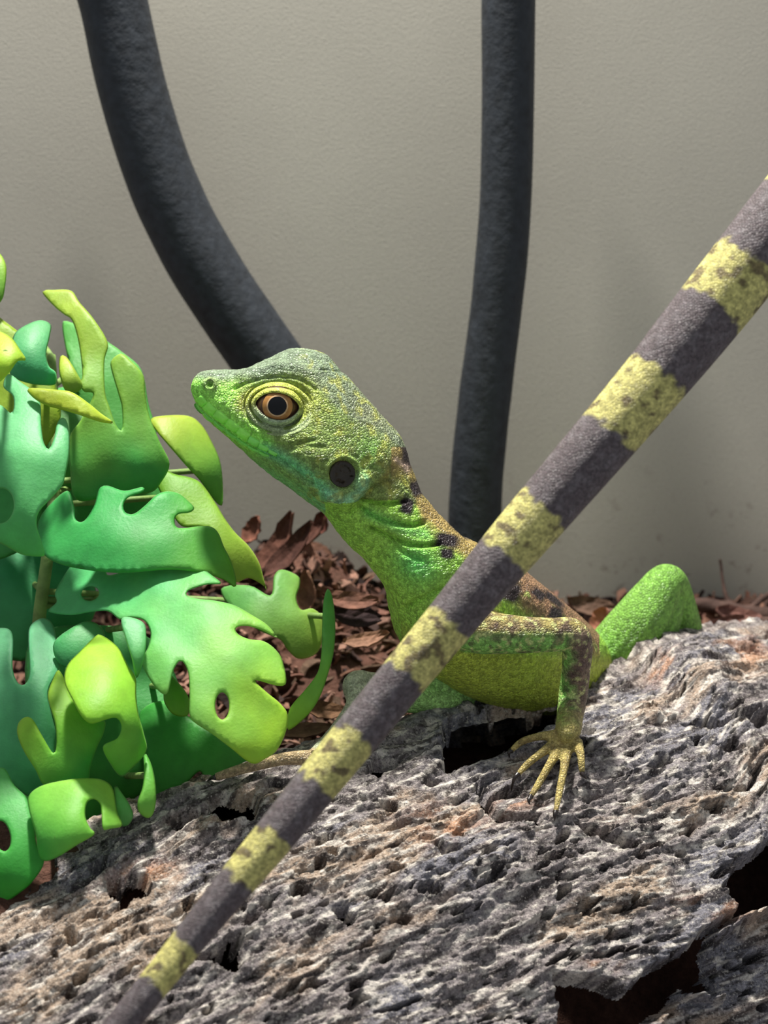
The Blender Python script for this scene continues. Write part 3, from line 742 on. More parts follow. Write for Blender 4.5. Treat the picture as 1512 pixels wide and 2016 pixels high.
# ------------------------------------------------------------------ banded tail of another lizard
def banded_tail():
    ul = [(2240, -620), (1940, -210), (1640, 180), (1500, 362), (1385, 502), (1345, 572), (1215, 727), (1145, 830), (1000, 985), (950, 1058), (842, 1200), (770, 1290), (652, 1430), (600, 1505), (495, 1635), (430, 1720), (340, 1835), (280, 1920), (195, 2025), (120, 2110), (30, 2210), (-60, 2310)]
    lr = [(2345, -520), (2040, -110), (1730, 290), (1600, 475), (1500, 605), (1432, 684), (1305, 830), (1192, 955), (1055, 1108), (922, 1252), (828, 1372), (722, 1494), (640, 1592), (566, 1685), (482, 1775), (402, 1862), (335, 1945), (283, 2020), (212, 2104), (120, 2200), (20, 2310)]
    ul = np.array(ul, float); lr = np.array(lr, float)
    def resample(p, n):
        s = np.r_[0, np.cumsum(np.hypot(*np.diff(p, axis=0).T))]
        t = np.linspace(0, s[-1], n); return np.c_[np.interp(t, s, p[:, 0]), np.interp(t, s, p[:, 1])]
    # centre line by pairing each upper edge point with the lower edge point square to the local direction
    u = resample(ul, 90); l = resample(lr, 600)
    T = np.gradient(u, axis=0); T /= np.linalg.norm(T, axis=1)[:, None]
    cen, wid = [], []
    for p, t in zip(u, T):
        k = np.argmin(np.abs((l-p)@t)); q_ = l[k]
        cen.append((p+q_)/2); wid.append(np.hypot(*(q_-p)))
    cen = np.array(cen); wid = np.array(wid)
    ker = np.ones(9)/9
    pad = lambda a: np.r_[a[:1].repeat(4), a, a[-1:].repeat(4)]
    wid = np.convolve(pad(wid), ker, 'valid')
    cen = np.c_[np.convolve(pad(cen[:, 0]), ker, 'valid'), np.convolve(pad(cen[:, 1]), ker, 'valid')]
    cen, wid = cen[4:-4], wid[4:-4]
    cc = catmull(np.c_[cen, wid], 10)
    n = len(cc)
    d = np.interp(cc[:, 1], [-600, 250, 1400, 2100], [4.20, 4.05, 3.86, 3.62])
    path = PV(cc[:, 0], cc[:, 1], d); rad = cc[:, 2]*0.5*d/FPX
    seg = 64
    V, F = tube(path, rad, seg)
    V[:-2] += 0.0016*fbm(V[:-2]*45, 2)[:, None]*0.6
    px, py, _ = proj(V)
    # bands: position along the tail measured on its upper edge (photo rows)
    sl = np.interp(np.arange(n), np.arange(n), cc[:, 1])
    row = np.r_[np.repeat(sl, seg), sl[0], sl[-1]]
    ring_c = np.r_[np.repeat(cc[:, :2], seg, 0), cc[:1, :2], cc[-1:, :2]]
    wob = 10*perlin(np.c_[px/18, py/18, V[:, 1]*30]) + 7*perlin(np.c_[px/45, py/45, V[:, 1]*9+5])
    # around-the-tail coordinate: 1 on the upper left flank, -1 on the lower right
    tvec = np.gradient(cc[:, :2], axis=0); tvec /= np.linalg.norm(tvec, axis=1)[:, None]
    nv = np.c_[tvec[:, 1], -tvec[:, 0]]; nv = np.r_[np.repeat(nv, seg, 0), nv[:1], nv[-1:]]
    wv = np.r_[np.repeat(cc[:, 2], seg), cc[0, 2], cc[-1, 2]]
    side = ((px-ring_c[:, 0])*nv[:, 0]+(py-ring_c[:, 1])*nv[:, 1])/(wv*0.5)
    if np.mean(side[(px < ring_c[:, 0])]) < 0: side = -side
    bands = [(-560, -450), (-340, -230), (-130, -20), (95, 200), (300, 404), (522, 610), (742, 856), (1004, 1096), (1226, 1330), (1456, 1548), (1652, 1735), (1858, 1942), (2050, 2120)]
    ye = np.zeros(len(V))
    r2 = row + wob
    for a, b in bands: ye = np.maximum(ye, sstep(a-4, a+4, r2)*sstep(b+4, b-4, r2))
    br = s2l((88, 78, 80)); br_pale = s2l((104, 96, 98)); yel = s2l((192, 184, 112)); drk = s2l((66, 52, 50)); und = s2l((112, 84, 56))
    sp = fbm(V*60+2, 3)
    base = br + (br_pale-br)*sstep(-0.2, 0.6, sp)[:, None]  # brown skin randomly flecked with a slightly paler brown, all round the tail
    yy = np.tile(yel, (len(V), 1))
    yy = yy*(0.80+0.35*sstep(-0.3, 0.4, fbm(V*75+9, 3)))[:, None]
    spot = 0.85*sstep(0.30, 0.46, fbm(V*38+40, 2))
    yy = yy*(1-spot[:, None]) + s2l((92, 76, 54))*spot[:, None]
    c = base*(1-ye[:, None]) + yy*ye[:, None]
    o = mesh_obj('lizard_tail', V, F, M_TAIL, None, c)
    tag(o, 'brown tail with yellow bands slanting across in front of the green lizard', 'tail')
banded_tail()

# ------------------------------------------------------------------ the green lizard
LIZ = empty('green_lizard', P(1000, 1395, 4.62))
tag(LIZ, 'green basilisk lizard with raised head standing on the cork log', 'lizard')
# rings: top pixel, bottom pixel, distance, half width, narrowing of the upper side
RINGS = [
 ((376, 764), (379, 777), 4.47, .007, 0), ((381, 748), (386, 792), 4.47, .026, .0), ((390, 736), (396, 808), 4.472, .038, .0), ((402, 731), (404, 820), 4.475, .047, .05), ((433, 727), (425, 841), 4.48, .058, .15), ((472, 727), (449, 861), 4.485, .068, .2),
 ((505, 716), (474, 883), 4.49, .080, .25), ((532, 703), (501, 908), 4.495, .090, .28), ((562, 689), (531, 933), 4.50, .098, .32), ((588, 685), (560, 953), 4.50, .106, .35), ((614, 688), (588, 974), 4.50, .114, .35),
 ((640, 697), (610, 991), 4.50, .120, .35), ((664, 722), (628, 1003), 4.50, .121, .32), ((707, 766), (641, 1014), 4.50, .115, .28), ((753, 819), (648, 1024), 4.50, .104, .22), ((793, 866), (656, 1036), 4.50, .092, .18),
 ((809, 915), (672, 1056), 4.50, .082, .15), ((829, 968), (694, 1080), 4.50, .078, .12), ((858, 1005), (718, 1103), 4.505, .080, .1), ((886, 1033), (746, 1136), 4.51, .088, .1), ((917, 1060), (763, 1170), 4.52, .098, .1), ((960, 1084), (772, 1212), 4.54, .110, .1),
 ((1003, 1110), (788, 1262), 4.57, .124, .08), ((1040, 1132), (835, 1312), 4.62, .132, .05), ((1074, 1156), (895, 1350), 4.68, .138, .05), ((1102, 1180), (955, 1372), 4.75, .138, .05), ((1124, 1200), (1010, 1380), 4.83, .135, .05), ((1138, 1218), (1050, 1374), 4.91, .128, .05),
 ((1150, 1236), (1085, 1362), 4.99, .115, .05), ((1160, 1254), (1110, 1350), 5.07, .10, .05), ((1170, 1285), (1140, 1345), 5.14, .065, .0), ((1182, 1305), (1165, 1345), 5.20, .042, 0)]
def body_loft():
    top = np.array([P(r[0][0], r[0][1], r[2]) for r in RINGS]); bot = np.array([P(r[1][0], r[1][1], r[2]) for r in RINGS])
    hw = np.array([r[3] for r in RINGS]); k = np.array([r[4] for r in RINGS])
    dat = catmull(np.c_[top, bot, hw, k], 4)
    top, bot, hw, k = dat[:, :3], dat[:, 3:6], dat[:, 6], dat[:, 7]
    C = (top+bot)/2; Uv = (top-bot)/2
    T = np.gradient(C, axis=0)
    T = T/np.linalg.norm(T, axis=1)[:, None]
    Un = Uv/np.linalg.norm(Uv, axis=1)[:, None]
    S = np.cross(T, Un); S /= np.linalg.norm(S, axis=1)[:, None]
    for _ in range(6): S[1:-1] = (S[:-2]+S[1:-1]*2+S[2:])/4
    S /= np.linalg.norm(S, axis=1)[:, None]
    seg = 56; a = np.arange(seg)/seg*2*math.pi
    ca, sa = np.cos(a), np.sin(a)
    e = 0.86
    cu = np.sign(ca)*np.abs(ca)**e; su = np.sign(sa)*np.abs(sa)**e
    V = []
    for i in range(len(C)):
        V.append(C[i] + cu[:, None]*Uv[i] + (su*hw[i]*(1-k[i]*cu))[:, None]*S[i])
    V = np.concatenate(V); n = len(C)
    F = grid_faces(n, seg, True)
    F.append(tuple(range(seg))[::-1]); F.append(tuple((n-1)*seg+j for j in range(seg)))
    return V, F
LIMBS = {}
def limb(name, pts, sub=8, seg=18):
    """pts: (px, py, d, radius)"""
    c = catmull(pts, sub); path = PV(c[:, 0], c[:, 1], c[:, 2])
    LIMBS[name] = (path, c[:, 3])
    return tube(path, c[:, 3], seg)
dw = logd(1120, 1470)
parts = [body_loft()]
parts.append(limb('arm', [(880, 1190, 4.50, .05), (930, 1238, 4.462, .046), (1010, 1249, 4.455, .038), (1080, 1250, 4.46, .034), (1124, 1251, 4.47, .034), (1136, 1275, 4.48, .031), (1134, 1320, 4.50, .0285), (1128, 1370, 4.53, .0290), (1122, 1412, (dw-.05+4.53)/2, .0265), (1118, 1440, dw-.05, .0250), (1113, 1462, dw-.04, .0150)]))
FING = [
 [(1100, 1448), (1062, 1450), (1028, 1460), (1006, 1478)],
 [(1100, 1458), (1064, 1484), (1040, 1503), (1020, 1524)],
 [(1106, 1466), (1082, 1505), (1062, 1540), (1045, 1568)],
 [(1117, 1468), (1110, 1515), (1102, 1556), (1094, 1598)],
 [(1135, 1462), (1143, 1485), (1145, 1506), (1146, 1522)],
]
lift = [.045, .034, .026, .012]; frad = [.0130, .0082, .0072, .0050]
for k, f in enumerate(FING):
    pts = []
    for i, (x, y) in enumerate(f):
        dd = (logd(x, y+10)-lift[i]) if i else dw-.045
        pts.append((x, y, dd, frad[i]))
    FING[k] = pts
    parts.append(limb('finger%d' % k, pts, 6, 12))
# far arm: elbow points back, forearm runs forward under the chest, hand on the log crest
fd = logd(600, 1515)
parts.append(limb('far_arm', [(838, 1250, 4.62, .045), (862, 1310, 4.66, .044), (896, 1366, 4.68, .038), (918, 1378, 4.68, .022), (880, 1378, 4.665, .034), (800, 1368, 4.64, .036), (730, 1358, 4.62, .036), (702, 1350, 4.60, .029), (704, 1388, 4.56, .024), (668, 1442, 4.50, .021), (622, 1492, fd-.03, .019)]))
FAR = [[(612, 1492), (560, 1494), (490, 1510), (425, 1530)], [(612, 1494), (590, 1515), (560, 1530), (530, 1545)][:0]]
for k, f in enumerate(FAR):
    if not f: continue
    pts = [(x, y, (logd(x, y+22)-.02) if i else fd-.03, [.016, .0125, .011, .008][i]) for i, (x, y) in enumerate(f)]
    FAR[k] = pts
    parts.append(limb('far_finger%d' % k, pts, 6, 12))
far2 = [(668, 1446, 4.50, .016), (690, 1445, 4.50, .010), (725, 1443, 4.51, .009), (750, 1446, 4.52, .007)]
parts.append(limb('far_finger7', far2, 6, 12))
# hind leg: thigh up to the knee, shin down behind the log
parts.append(limb('hind', [(1160, 1310, 5.08, .07), (1205, 1300, 4.98, .075), (1250, 1240, 4.94, .066), (1288, 1180, 4.94, .052), (1310, 1148, 4.95, .042), (1324, 1160, 4.98, .040), (1334, 1210, 5.02, .046), (1346, 1270, 5.06, .048), (1356, 1330, 5.10, .036), (1350, 1390, 5.10, .028), (1300, 1420, 5.05, .02)]))
parts.append(limb('hind2', [(1195, 1330, 4.99, .06), (1245, 1282, 4.965, .066), (1290, 1225, 4.965, .056), (1312, 1170, 4.965, .040)]))
# the lizard's own tail runs down out of sight behind the log
parts.append(limb('own_tail', [(1165, 1320, 5.14, .05), (1185, 1345, 5.24, .042), (1215, 1385, 5.34, .034), (1260, 1412, 5.42, .026), (1320, 1425, 5.48, .02), (1400, 1425, 5.5, .014), (1460, 1420, 5.5, .008)]))
def join(ps):
    V, F, o = [], [], 0
    for v, f in ps:
        V.append(v); F += [tuple(i+o for i in t) for t in f]; o += len(v)
    return np.concatenate(V), F
V0, F0 = join(parts)
tmp = mesh_obj('tmp_body', V0, F0)
md = tmp.modifiers.new('remesh', 'REMESH'); md.mode = 'VOXEL'; md.voxel_size = 0.0027; md.use_smooth_shade = True
bpy.context.view_layer.update()
dg = bpy.context.evaluated_depsgraph_get()
me = bpy.data.meshes.new_from_object(tmp.evaluated_get(dg))
bpy.data.objects.remove(tmp)
me.name = 'body'
nv = len(me.vertices)
co = np.empty(nv*3); me.vertices.foreach_get('co', co); co = co.reshape(-1, 3)
ed = np.empty(len(me.edges)*2, int); me.edges.foreach_get('vertices', ed); ed = ed.reshape(-1, 2)
deg = np.bincount(ed.ravel(), minlength=nv).astype(float)[:, None]
def lap(v):
    s = np.zeros_like(v)
    for k in range(v.shape[1]):
        s[:, k] = np.bincount(ed[:, 0], v[ed[:, 1], k], nv) + np.bincount(ed[:, 1], v[ed[:, 0], k], nv)
    return s/np.maximum(deg, 1) - v
for _ in range(10):
    co = co + 0.5*lap(co); co = co - 0.52*lap(co)
co = co + 0.4*lap(co)
def normals():
    me.vertices.foreach_set('co', co.ravel()); me.update()
    n = np.empty(nv*3); me.vertex_normals.foreach_get('vector', n); return n.reshape(-1, 3)
nrm = normals()
px, py, dd = proj(co)
def near_limb(name, pad=0.006):
    path, rad = LIMBS[name]
    best = np.full(nv, 1e9)
    lo, hi = path.min(0)-0.1, path.max(0)+0.1
    m = np.all((co > lo) & (co < hi), axis=1); idx = np.where(m)[0]
    if len(idx) == 0: return np.zeros(nv)
    for p, r in zip(path, rad):
        best[idx] = np.minimum(best[idx], np.linalg.norm(co[idx]-p, axis=1)-r)
    return sstep(pad*2, 0.0, best)
W_arm = near_limb('arm', .005)
W_hand = np.zeros(nv)
for k in range(5): W_hand = np.maximum(W_hand, near_limb('finger%d' % k, .005))
W_far = near_limb('far_arm', .004)
W_farf = np.maximum(near_limb('far_finger0', .005), near_limb('far_finger7', .004))
W_hind = np.maximum(near_limb('hind', .01), near_limb('hind2', .01))*(px > 1155)
W_limb = np.clip(np.maximum.reduce([W_arm*(px > 905), W_hand, W_far*(py > 1290), W_farf, W_hind]), 0, 1)
trunk = 1-W_limb

# ---- relief on the head and neck (both sides alike)
side = np.abs((co-CAM)@FWD - np.interp(px, [370, 500, 760, 960], [4.47, 4.49, 4.5, 4.54]))
flank = sstep(0.012, 0.035, side)*trunk
relief = np.zeros(nv)
def groove(pts, depth, width, m=None):
    global relief
    d_, _ = segdist(px, py, catmull(pts, 6))
    relief -= depth*np.exp(-(d_/width)**2)*(flank if m is None else m)
MOUTH = [(379, 781), (400, 808), (426, 829), (456, 851), (492, 876), (522, 891), (548, 904), (575, 923), (600, 945), (618, 955)]
groove(MOUTH, .007, 3.2)
groove([(462, 764), (488, 752), (512, 745), (540, 740), (575, 742), (600, 751), (622, 765)], .006, 3.2)          # under the brow
groove([(478, 838), (500, 858), (530, 872), (570, 876), (620, 866)], .004, 4)
groove([(640, 880), (600, 880), (560, 885), (520, 875)], .003, 4)
groove([(715, 985), (745, 990), (770, 992), (800, 985)], .012, 4.0)                                             # neck folds
groove([(712, 1000), (740, 1018), (775, 1030), (812, 1034), (835, 1028)], .013, 4.5)
groove([(730, 1040), (765, 1055), (800, 1070), (835, 1074), (865, 1070)], .012, 4.0)
groove([(770, 1064), (800, 1090), (830, 1100)], .006, 5)
groove([(690, 1010), (712, 985), (735, 960), (760, 945)], .007, 5)
groove([(875, 1158), (845, 1172), (815, 1186), (800, 1196)], .008, 5)
for i in range(5):
    groove([(690+i*14, 1036+i*20), (720+i*14, 1064+i*18), (760+i*12, 1090+i*15)], .0022, 4)
relief += .006*np.exp(-(segdist(px, py, catmull([(470, 742), (500, 730), (540, 722), (585, 724), (620, 738)], 5))[0]/9)**2)*flank
relief += .012*np.exp(-(segdist(px, py, catmull([(648, 975), (680, 985), (706, 968), (716, 945)], 5))[0]/14)**2)*flank    # jaw corner swelling
relief += .008*np.exp(-(((px-640)/50)**2+((py-900)/32)**2))*flank
groove([(630, 728), (650, 728), (672, 732)], .003, 2.6, trunk)
# eye socket and ear opening
EYE = np.array([548.0, 801.0])
ex, ey = px-EYE[0], py-EYE[1]
re_ = np.hypot(ex/60, ey/44)
relief -= (.026*sstep(0.95, 0.55, re_) + .010*sstep(1.22, 1.02, np.hypot(ex/62, (ey+2)/49)))*flank
EAR = np.array([674.0, 933.0])
rear = np.hypot((px-EAR[0])/29, (py-EAR[1])/30)
relief -= .012*sstep(1.0, 0.7, rear)*flank
relief += .005*np.exp(-((rear-1.12)/.14)**2)*flank
rn = np.hypot(px-414, py-757)
relief += (.005*np.exp(-((rn-9)/4)**2) - .010*np.exp(-(rn/4.2)**2))*flank
rfine = fbm(co*90, 2)*.0012 + perlin(co*30)*.0018
relief += rfine*trunk
co = co + nrm*relief[:, None]
nrm = normals()

# ---- pigment
c = np.tile(s2l((112, 168, 60)), (nv, 1))
n_a = fbm(co*38+5, 3); n_b = fbm(co*70+15, 3); n_c = fbm(co*18+25, 3)
def paint(col, m, jit=0.0):
    global c
    m = np.clip(m, 0, 1)
    cc_ = s2l(col)
    if jit: cc_ = cc_*(1+jit*n_b)[:, None]
    c = c*(1-m[:, None]) + cc_*m[:, None]
def blob(x, y, rx, ry, an=0.0, p=2):
    an = math.radians(an)
    u = (px-x)*math.cos(an)+(py-y)*math.sin(an); v = -(px-x)*math.sin(an)+(py-y)*math.cos(an)
    return np.exp(-(np.abs(u/rx)**p + np.abs(v/ry)**p))
def stroke(pts, wdt): return np.exp(-(segdist(px, py, catmull(pts, 5))[0]/wdt)**2)
head = trunk*(px < 830)*(py < 1080)
paint((108, 140, 66), head)                                                       # olive cheeks
paint((98, 172, 108), trunk*sstep(-12, 22, py-np.interp(px, [380, 440, 520, 600, 680], [800, 872, 912, 958, 1010]))*(px < 690))   # throat
paint((136, 220, 84), head*sstep(30, 0, segdist(px, py, catmull([(384, 765), (410, 795), (440, 820), (480, 855), (510, 872)], 5))[0]-8))
paint((142, 222, 88), head*blob(455, 785, 40, 34, 30)*0.9)
paint((96, 190, 128), head*stroke([(520, 885), (560, 905), (600, 930), (640, 965)], 14)*0.8)
paint((128, 206, 160), head*stroke([(645, 965), (675, 985), (702, 970), (712, 945)], 13)*(0.65+0.5*n_a))
topline = np.interp(px, [380, 400, 440, 470, 505, 560, 610, 640, 665, 700, 760, 800], [742, 745, 746, 744, 742, 733, 742, 775, 800, 825, 860, 890])
paint((98, 122, 98), head*sstep(14, -8, py-topline)*(0.95), 0.35)                  # grey crown
paint((112, 124, 88), head*blob(735, 815, 40, 70, -40)*0.7, 0.3)
paint((150, 165, 62), head*blob(600, 790, 40, 40)*0.6, 0.3)
paint((136, 118, 56), head*blob(480, 790, 20, 26, 20)*0.75)
paint((116, 190, 84), head*blob(730, 895, 26, 34)*0.6, 0.4)
paint((138, 120, 62), head*blob(770, 930, 34, 40)*(0.45+0.6*n_a), 0.3)
paint((146, 160, 58), head*sstep(0.1, 0.5, n_a)*0.55*sstep(560, 640, px))
paint((86, 106, 50), head*sstep(0.15, 0.5, n_b)*0.5*sstep(560, 640, px))
neck = trunk*(px > 640)*(py > 985)
paint((132, 190, 66), neck)
paint((150, 206, 74), neck*stroke([(700, 1092), (740, 1130), (765, 1170), (780, 1220)], 22)*0.7)
paint((88, 196, 92), neck*blob(820, 1110, 44, 34, 30)*0.85)
paint((118, 196, 92), neck*stroke([(725, 1010), (760, 1025), (795, 1042), (840, 1052)], 12)*0.9)
back = np.interp(px, [800, 830, 860, 890, 920, 960, 1010, 1060, 1110, 1160], [885, 965, 1000, 1030, 1056, 1082, 1112, 1144, 1184, 1240])
dtop = py-back
bk = trunk*(px > 770)*(px < 1180)*(py > 880)
paint((142, 122, 72), bk*sstep(75, 30, dtop+14*n_a)*0.9*sstep(960, 1000, py), 0.35)
paint((134, 122, 68), bk*sstep(1085, 1000, py)*sstep(70, 30, dtop + 10*n_a)*0.8, 0.3)
paint((120, 96, 74), bk*sstep(980, 1040, px)*sstep(110, 60, dtop+20*n_a)*0.85, 0.4)
paint((158, 190, 96), bk*sstep(0.22, 0.45, n_a)*0.7*sstep(15, 40, dtop)*(px > 930))
for (x, y, rx, ry, an) in [(790, 862, 22, 13, 45), (803, 900, 11, 22, 0), (820, 962, 10, 15, -20), (802, 996, 12, 16, 20), (880, 1064, 22, 12, 10), (905, 1040, 26, 8, 40), (880, 1090, 12, 10, 0), (1008, 1166, 15, 18, 20), (1093, 1210, 12, 14, 10), (1060, 1170, 14, 8, 40), (1090, 1180, 22, 6, 40), (965, 1140, 16, 14, 0)]:
    paint((30, 26, 26), bk*np.clip(blob(x, y, rx*1.15, ry*1.15, an, 4)*1.25 + 0.15*n_a, 0, 1)*(blob(x, y, rx*1.6, ry*1.6, an, 4) > 0.05))
paint((186, 172, 150), bk*stroke([(780, 905), (795, 915), (802, 925)], 6)*0.7)
belly = trunk*sstep(5, 40, py-np.interp(px, [760, 850, 930, 1010, 1110], [1195, 1235, 1255, 1262, 1268]))*(px > 790)
paint((150, 178, 58), belly)
paint((120, 168, 66), belly*blob(800, 1280, 50, 60)*0.6)
paint((120, 150, 92), head*np.exp(-((rn-10)/5)**2)*flank*0.6)
# limbs
am = W_arm*(px > 905)
paint((116, 178, 82), am)
paint((134, 116, 70), am*sstep(1262, 1235, py+8*n_a)*0.85, 0.3)
paint((120, 104, 88), am*sstep(1116, 1142, px+10*n_a)*sstep(1225, 1250, py)*0.95, 0.25)
for (x, y, rx, ry) in [(1010, 1235, 16, 16), (1052, 1228, 14, 12), (1130, 1330, 12, 16), (1122, 1385, 12, 10), (1145, 1300, 12, 30), (1150, 1400, 12, 40), (1104, 1240, 14, 10), (975, 1232, 14, 10)]:
    paint((84, 70, 62), am*np.clip(blob(x, y, rx, ry)+0.2*n_a, 0, 1)*0.85)
paint((186, 204, 130), am*sstep(0.18, 0.4, n_b)*0.65)
paint((70, 58, 50), am*sstep(0.2, 0.42, fbm(co*55+60, 2))*0.6)
paint((152, 150, 84), am*sstep(1370, 1442, py+10*n_a)*0.9)
paint((150, 144, 84), W_hand, 0.25)
paint((110, 100, 58), W_hand*sstep(0.1, 0.45, n_a)*0.6)
paint((150, 206, 116), W_far*(py > 1290)*(px > 745))
paint((160, 176, 146), W_far*(py > 1290)*(px < 745))
paint((150, 140, 104), W_farf, 0.2)
paint((104, 160, 62), W_hind, 0.2)
c = np.clip(c*np.array([1.32, 1.14, 1.16]) + np.array([.014, .010, .012]), 0.003, 0.95)

body = bpy.data.objects.new('body', me); COL.objects.link(body)
me.vertices.foreach_set('co', co.ravel()); me.update()
set_col(me, c); me.materials.clear(); me.materials.append(M_SKIN)
me.polygons.foreach_set('use_smooth', [True]*len(me.polygons))
set_parent(body, LIZ)
bvh = BVHTree.FromPolygons([Vector(v) for v in co], [tuple(p.vertices) for p in me.polygons])
def hit(px_, py_, far=False):
    o_ = Vector(P(px_, py_, 6.0 if far else 3.0)); t_ = Vector(P(px_, py_, 3.0 if far else 6.0))
    h = bvh.ray_cast(o_, (t_-o_).normalized())
    return h[0], h[1]

# ---- eyes with lids (both sides)
M_EYEB = simple('eye_dark', (26, 22, 20), 0.08, 0.6)
def eye_mat(name, rgb, rough): 
    m, nt, b = mat_new(name); b.inputs['Roughness'].default_value = rough
    b.inputs['Specular IOR Level'].default_value = 0.2; b.inputs['Coat Weight'].default_value = 0.15; b.inputs['Coat Roughness'].default_value = 0.04
    f = noise_n(nt, coords(nt), 120, 3)
    cl = s2l(rgb); nt.links.new(ramp_n(nt, f, [(0.3, tuple(cl*0.8)), (0.7, tuple(np.minimum(cl*1.15, 1)))]), b.inputs['Base Color'])
    return m
M_IRIS = eye_mat('iris', (168, 120, 66), 0.3); M_IRING = eye_mat('iris_ring', (196, 162, 122), 0.3); M_BALL = eye_mat('eye_white', (74, 50, 36), 0.25); M_PUP = eye_mat('pupil', (8, 9, 12), 0.1)
M_LID = make_skin_mat('eyelid_skin', 190, 0.45, 0.002)
M_DRUM = eye_mat('eardrum', (54, 48, 40), 0.2)
def make_eye(sgn):
    dc = 4.495
    rball = 0.044
    ctr = P(EYE[0], EYE[1], dc - sgn*0.062)
    view = -FWD*sgn; rx = RGT; uy = UPV
    def cap(r, a0, a1, nseg=40, nr=12):
        V = []
        for i in range(nr+1):
            t = a0+(a1-a0)*i/nr
            for j in range(nseg):
                p = 2*math.pi*j/nseg
                V.append(ctr + r*(math.cos(t)*view + math.sin(t)*(math.cos(p)*rx+math.sin(p)*uy)))
        return np.array(V), grid_faces(nr+1, nseg, True)
    V, F = cap(rball, 0.001, math.pi-0.001, 40, 28)
    e = mesh_obj('eye', V, F, M_BALL, LIZ); e['label'] = 'amber eye with round black pupil'
    def sub(nm, r, a0, a1, m):
        V, F = cap(r, a0, a1); o = mesh_obj(nm, V, F, m); o.parent = e; o.location = -LIZ.location - e.location
    sub('iris', rball+.0012, 0.001, 0.70, M_IRIS)
    sub('iris_ring', rball+.0018, 0.36, 0.47, M_IRING)
    sub('pupil', rball+.0024, 0.001, 0.40, M_PUP)
    # lids: a ring of folds from the almond opening out onto the cheek
    nseg, nr = 96, 26
    Vl, Cl = [], []
    ctr_d = dc - sgn*0.062
    skin_w = []
    for j in range(nseg):
        p = 2*math.pi*j/nseg
        hp, hn = hit(EYE[0]+80*math.cos(p)+1, EYE[1]-62*math.sin(p), sgn < 0)
        skin_w.append((ctr_d-((np.array(hp)-CAM)@FWD))*sgn if hp is not None else 0.0)
    skin_w = np.array(skin_w)
    for _ in range(4): skin_w = (np.roll(skin_w, 1)+skin_w*2+np.roll(skin_w, -1))/4
    for i in range(nr+1):
        t = i/nr
        for j in range(nseg):
            p = 2*math.pi*j/nseg
            cp_, sp_ = math.cos(p), math.sin(p)
            # opening: pointed front corner, low to the left
            ox = 41*cp_ - 2; oy = (23 if sp_ > 0 else 27)*sp_*(1-0.30*abs(cp_)**3) + 3 - 4*cp_
            oX = 76*cp_ + 1; oY = (60 if sp_ > 0 else 60)*sp_ - 2*cp_ - 1
            x = ox+(oX-ox)*t; y = oy+(oY-oy)*t           # y up
            X_, Y_ = x/1000*1.0, y/1000*1.0
            r2 = X_*X_+Y_*Y_
            wball = math.sqrt(max(0.0, (rball+.0035)**2 - min(r2, (rball+.0030)**2)))
            outer = skin_w[j]
            s_ = sstep(0.25, 0.95, np.array(t)).item()
            base = (max(wball, 0.014)+0.004)*(1-s_) + (outer+(0.0 if t < 0.9 else -0.07*(t-0.9)))*s_ if t > 0.15 else max(wball, 0.014)+0.003*(1-((t-0.15)/0.15)**2)
            f1 = math.exp(-((t-0.40)/0.055)**2); f2 = math.exp(-((t-0.74)/0.06)**2)
            fold = max(f1, f2*(1.0 if sp_ > -0.2 else 0.6))
            rip = -0.008*fold + 0.0025*math.exp(-((t-0.2)/0.12)**2) + 0.0025*math.exp(-((t-0.6)/0.12)**2)
            h = base + rip - (0.006 if i == 0 else 0)
            d_ = ctr_d - sgn*h
            Vl.append(P(EYE[0]+x, EYE[1]-y, d_))
            yl = s2l((196, 204, 92)); lowc = s2l((166, 184, 150)); ol = s2l((140, 156, 76))
            m = 0.5+0.5*math.tanh(sp_*3+0.6)
            col = lowc*(1-m)+yl*m
            col = col*(1-t*0.6)+ol*t*0.6
            if t < 0.04: col = s2l((60, 48, 34))
            Cl.append(col)
    o = mesh_obj('eyelid', np.array(Vl), grid_faces(nr+1, nseg, True), M_LID, LIZ, np.array(Cl))
    o['label'] = 'yellow green folded eyelid around the eye'
make_eye(1); make_eye(-1)

# ---- eardrum, lip scales
def patch(name, pts_px, far, lift_, mat, parent, col=None, dome=0.004, n=18, rings=5, label=None):
    """a domed scale lying on the skin, outline given in photo pixels"""
    ol = catmull(pts_px, 4, True); cen = ol.mean(0)
    V, C_ = [], []
    for i in range(rings+1):
        t = 1-i/rings if i < rings else 0.02
        for p in ol:
            q_ = cen+(p-cen)*t
            h, nn = hit(q_[0], q_[1], far)
            if h is None:
                h = Vector(P(q_[0], q_[1], 4.48)); nn = Vector(-FWD)
            up = dome*math.sqrt(max(0, 1-t**3)) + lift_
            V.append(np.array(h)+np.array(nn)*up)
            if col is not None: C_.append(s2l(col)*(0.95+0.1*random.random()))
    m = len(ol)
    F = grid_faces(rings+1, m, True); F.append(tuple(rings*m+k for k in range(m)))
    o = mesh_obj(name, np.array(V), F, mat, parent, np.array(C_) if col is not None else None)
    if label: o['label'] = label
M_LIP = make_vcol_mat('lip_scale', 0.38, 0.5, 60, 0.12, 0.001, 0.1)
mo = catmull(MOUTH, 10)
ms = np.r_[0, np.cumsum(np.hypot(*np.diff(mo, axis=0).T))]
def mpt(s_): return np.array([np.interp(s_, ms, mo[:, 0]), np.interp(s_, ms, mo[:, 1])])
def mnorm(s_):
    t_ = mpt(s_+3)-mpt(s_-3); t_ /= np.hypot(*t_); return np.array([t_[1], -t_[0]])
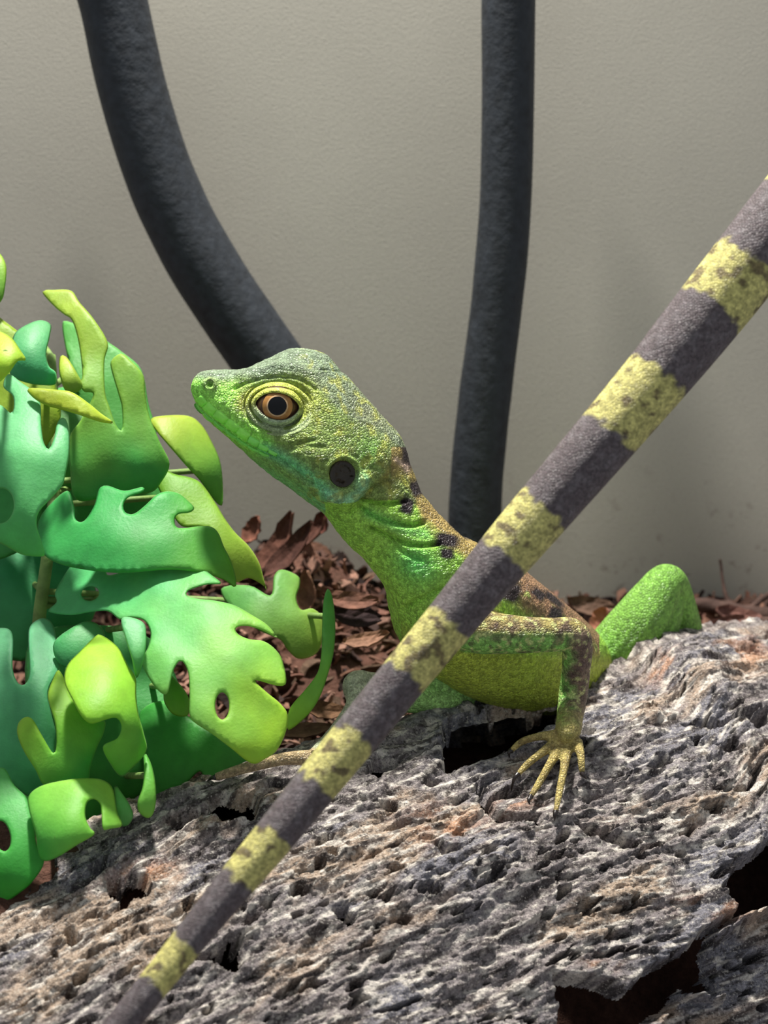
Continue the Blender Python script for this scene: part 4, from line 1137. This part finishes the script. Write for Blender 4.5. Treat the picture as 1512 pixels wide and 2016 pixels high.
for far in (False, True):
    s0 = 6.0
    for k, (L, Hh) in enumerate([(22, 17), (27, 19), (29, 20), (28, 20), (27, 19), (25, 16), (22, 12), (20, 9)]):
        a, b = s0+0.75, s0+L-0.75; s0 += L
        up_a, up_b = mnorm(a+2), mnorm(b-2)
        q_ = [mpt(a)+up_a*2.0, mpt((a+b)/2)+mnorm((a+b)/2)*1.5, mpt(b)+up_b*2.0, mpt(b)+up_b*Hh*0.55 + 0, mpt(b)+up_b*Hh*0.92, mpt((a+b)/2)+mnorm((a+b)/2)*Hh*1.02, mpt(a)+up_a*Hh*0.92, mpt(a)+up_a*Hh*0.5]
        patch('lip_scale', q_, far, 0.0, M_LIP, LIZ, [(152, 240, 92), (134, 224, 98)][k > 4], 0.0034)
    s0 = 14.0
    for k, L in enumerate([24, 26, 28, 28, 26, 24, 22]):
        a, b = s0+0.75, s0+L-0.75; s0 += L
        dn_a, dn_b, dm = -mnorm(a+2), -mnorm(b-2), -mnorm((a+b)/2)
        Hh = 9 - 0.4*k
        q_ = [mpt(a)+dn_a*1.5, mpt((a+b)/2)+dm*1.5, mpt(b)+dn_b*1.5, mpt(b)+dn_b*Hh*0.8, mpt((a+b)/2)+dm*Hh, mpt(a)+dn_a*Hh*0.8]
        patch('lip_scale', q_, far, 0.0, M_LIP, LIZ, (124, 206, 88), 0.003)
    patch('eardrum', ell(EAR[0], EAR[1], 26, 27, 0, 12), far, 0.0015, M_DRUM, LIZ, None, 0.006, label='round dark eardrum')

# ---- claws
M_CLAW = simple('claw_horn', (40, 32, 30), 0.3, 0.5, 60, 0.3)
def claw(p0, p1, p2, r=0.006):
    cpt = catmull([p0, p1, p2], 6); n = len(cpt)
    V, F = tube(PV(cpt[:, 0], cpt[:, 1], cpt[:, 2]), np.linspace(r, 0.0008, n), 8)
    mesh_obj('claw', V, F, M_CLAW, LIZ)
def clawf(f, x1, y1, x2, y2):
    a = f[-1]
    claw((a[0], a[1], a[2]), (x1, y1, logd(x1, y1+6)-.016), (x2, y2, logd(x2, y2+4)-.004))
clawf(FING[0], 1002, 1482, 1003, 1492); clawf(FING[1], 1012, 1534, 1006, 1558); clawf(FING[2], 1041, 1576, 1043, 1584)
clawf(FING[3], 1092, 1606, 1092, 1616); clawf(FING[4], 1150, 1528, 1156, 1534)
clawf(FAR[0], 416, 1532, 408, 1538)
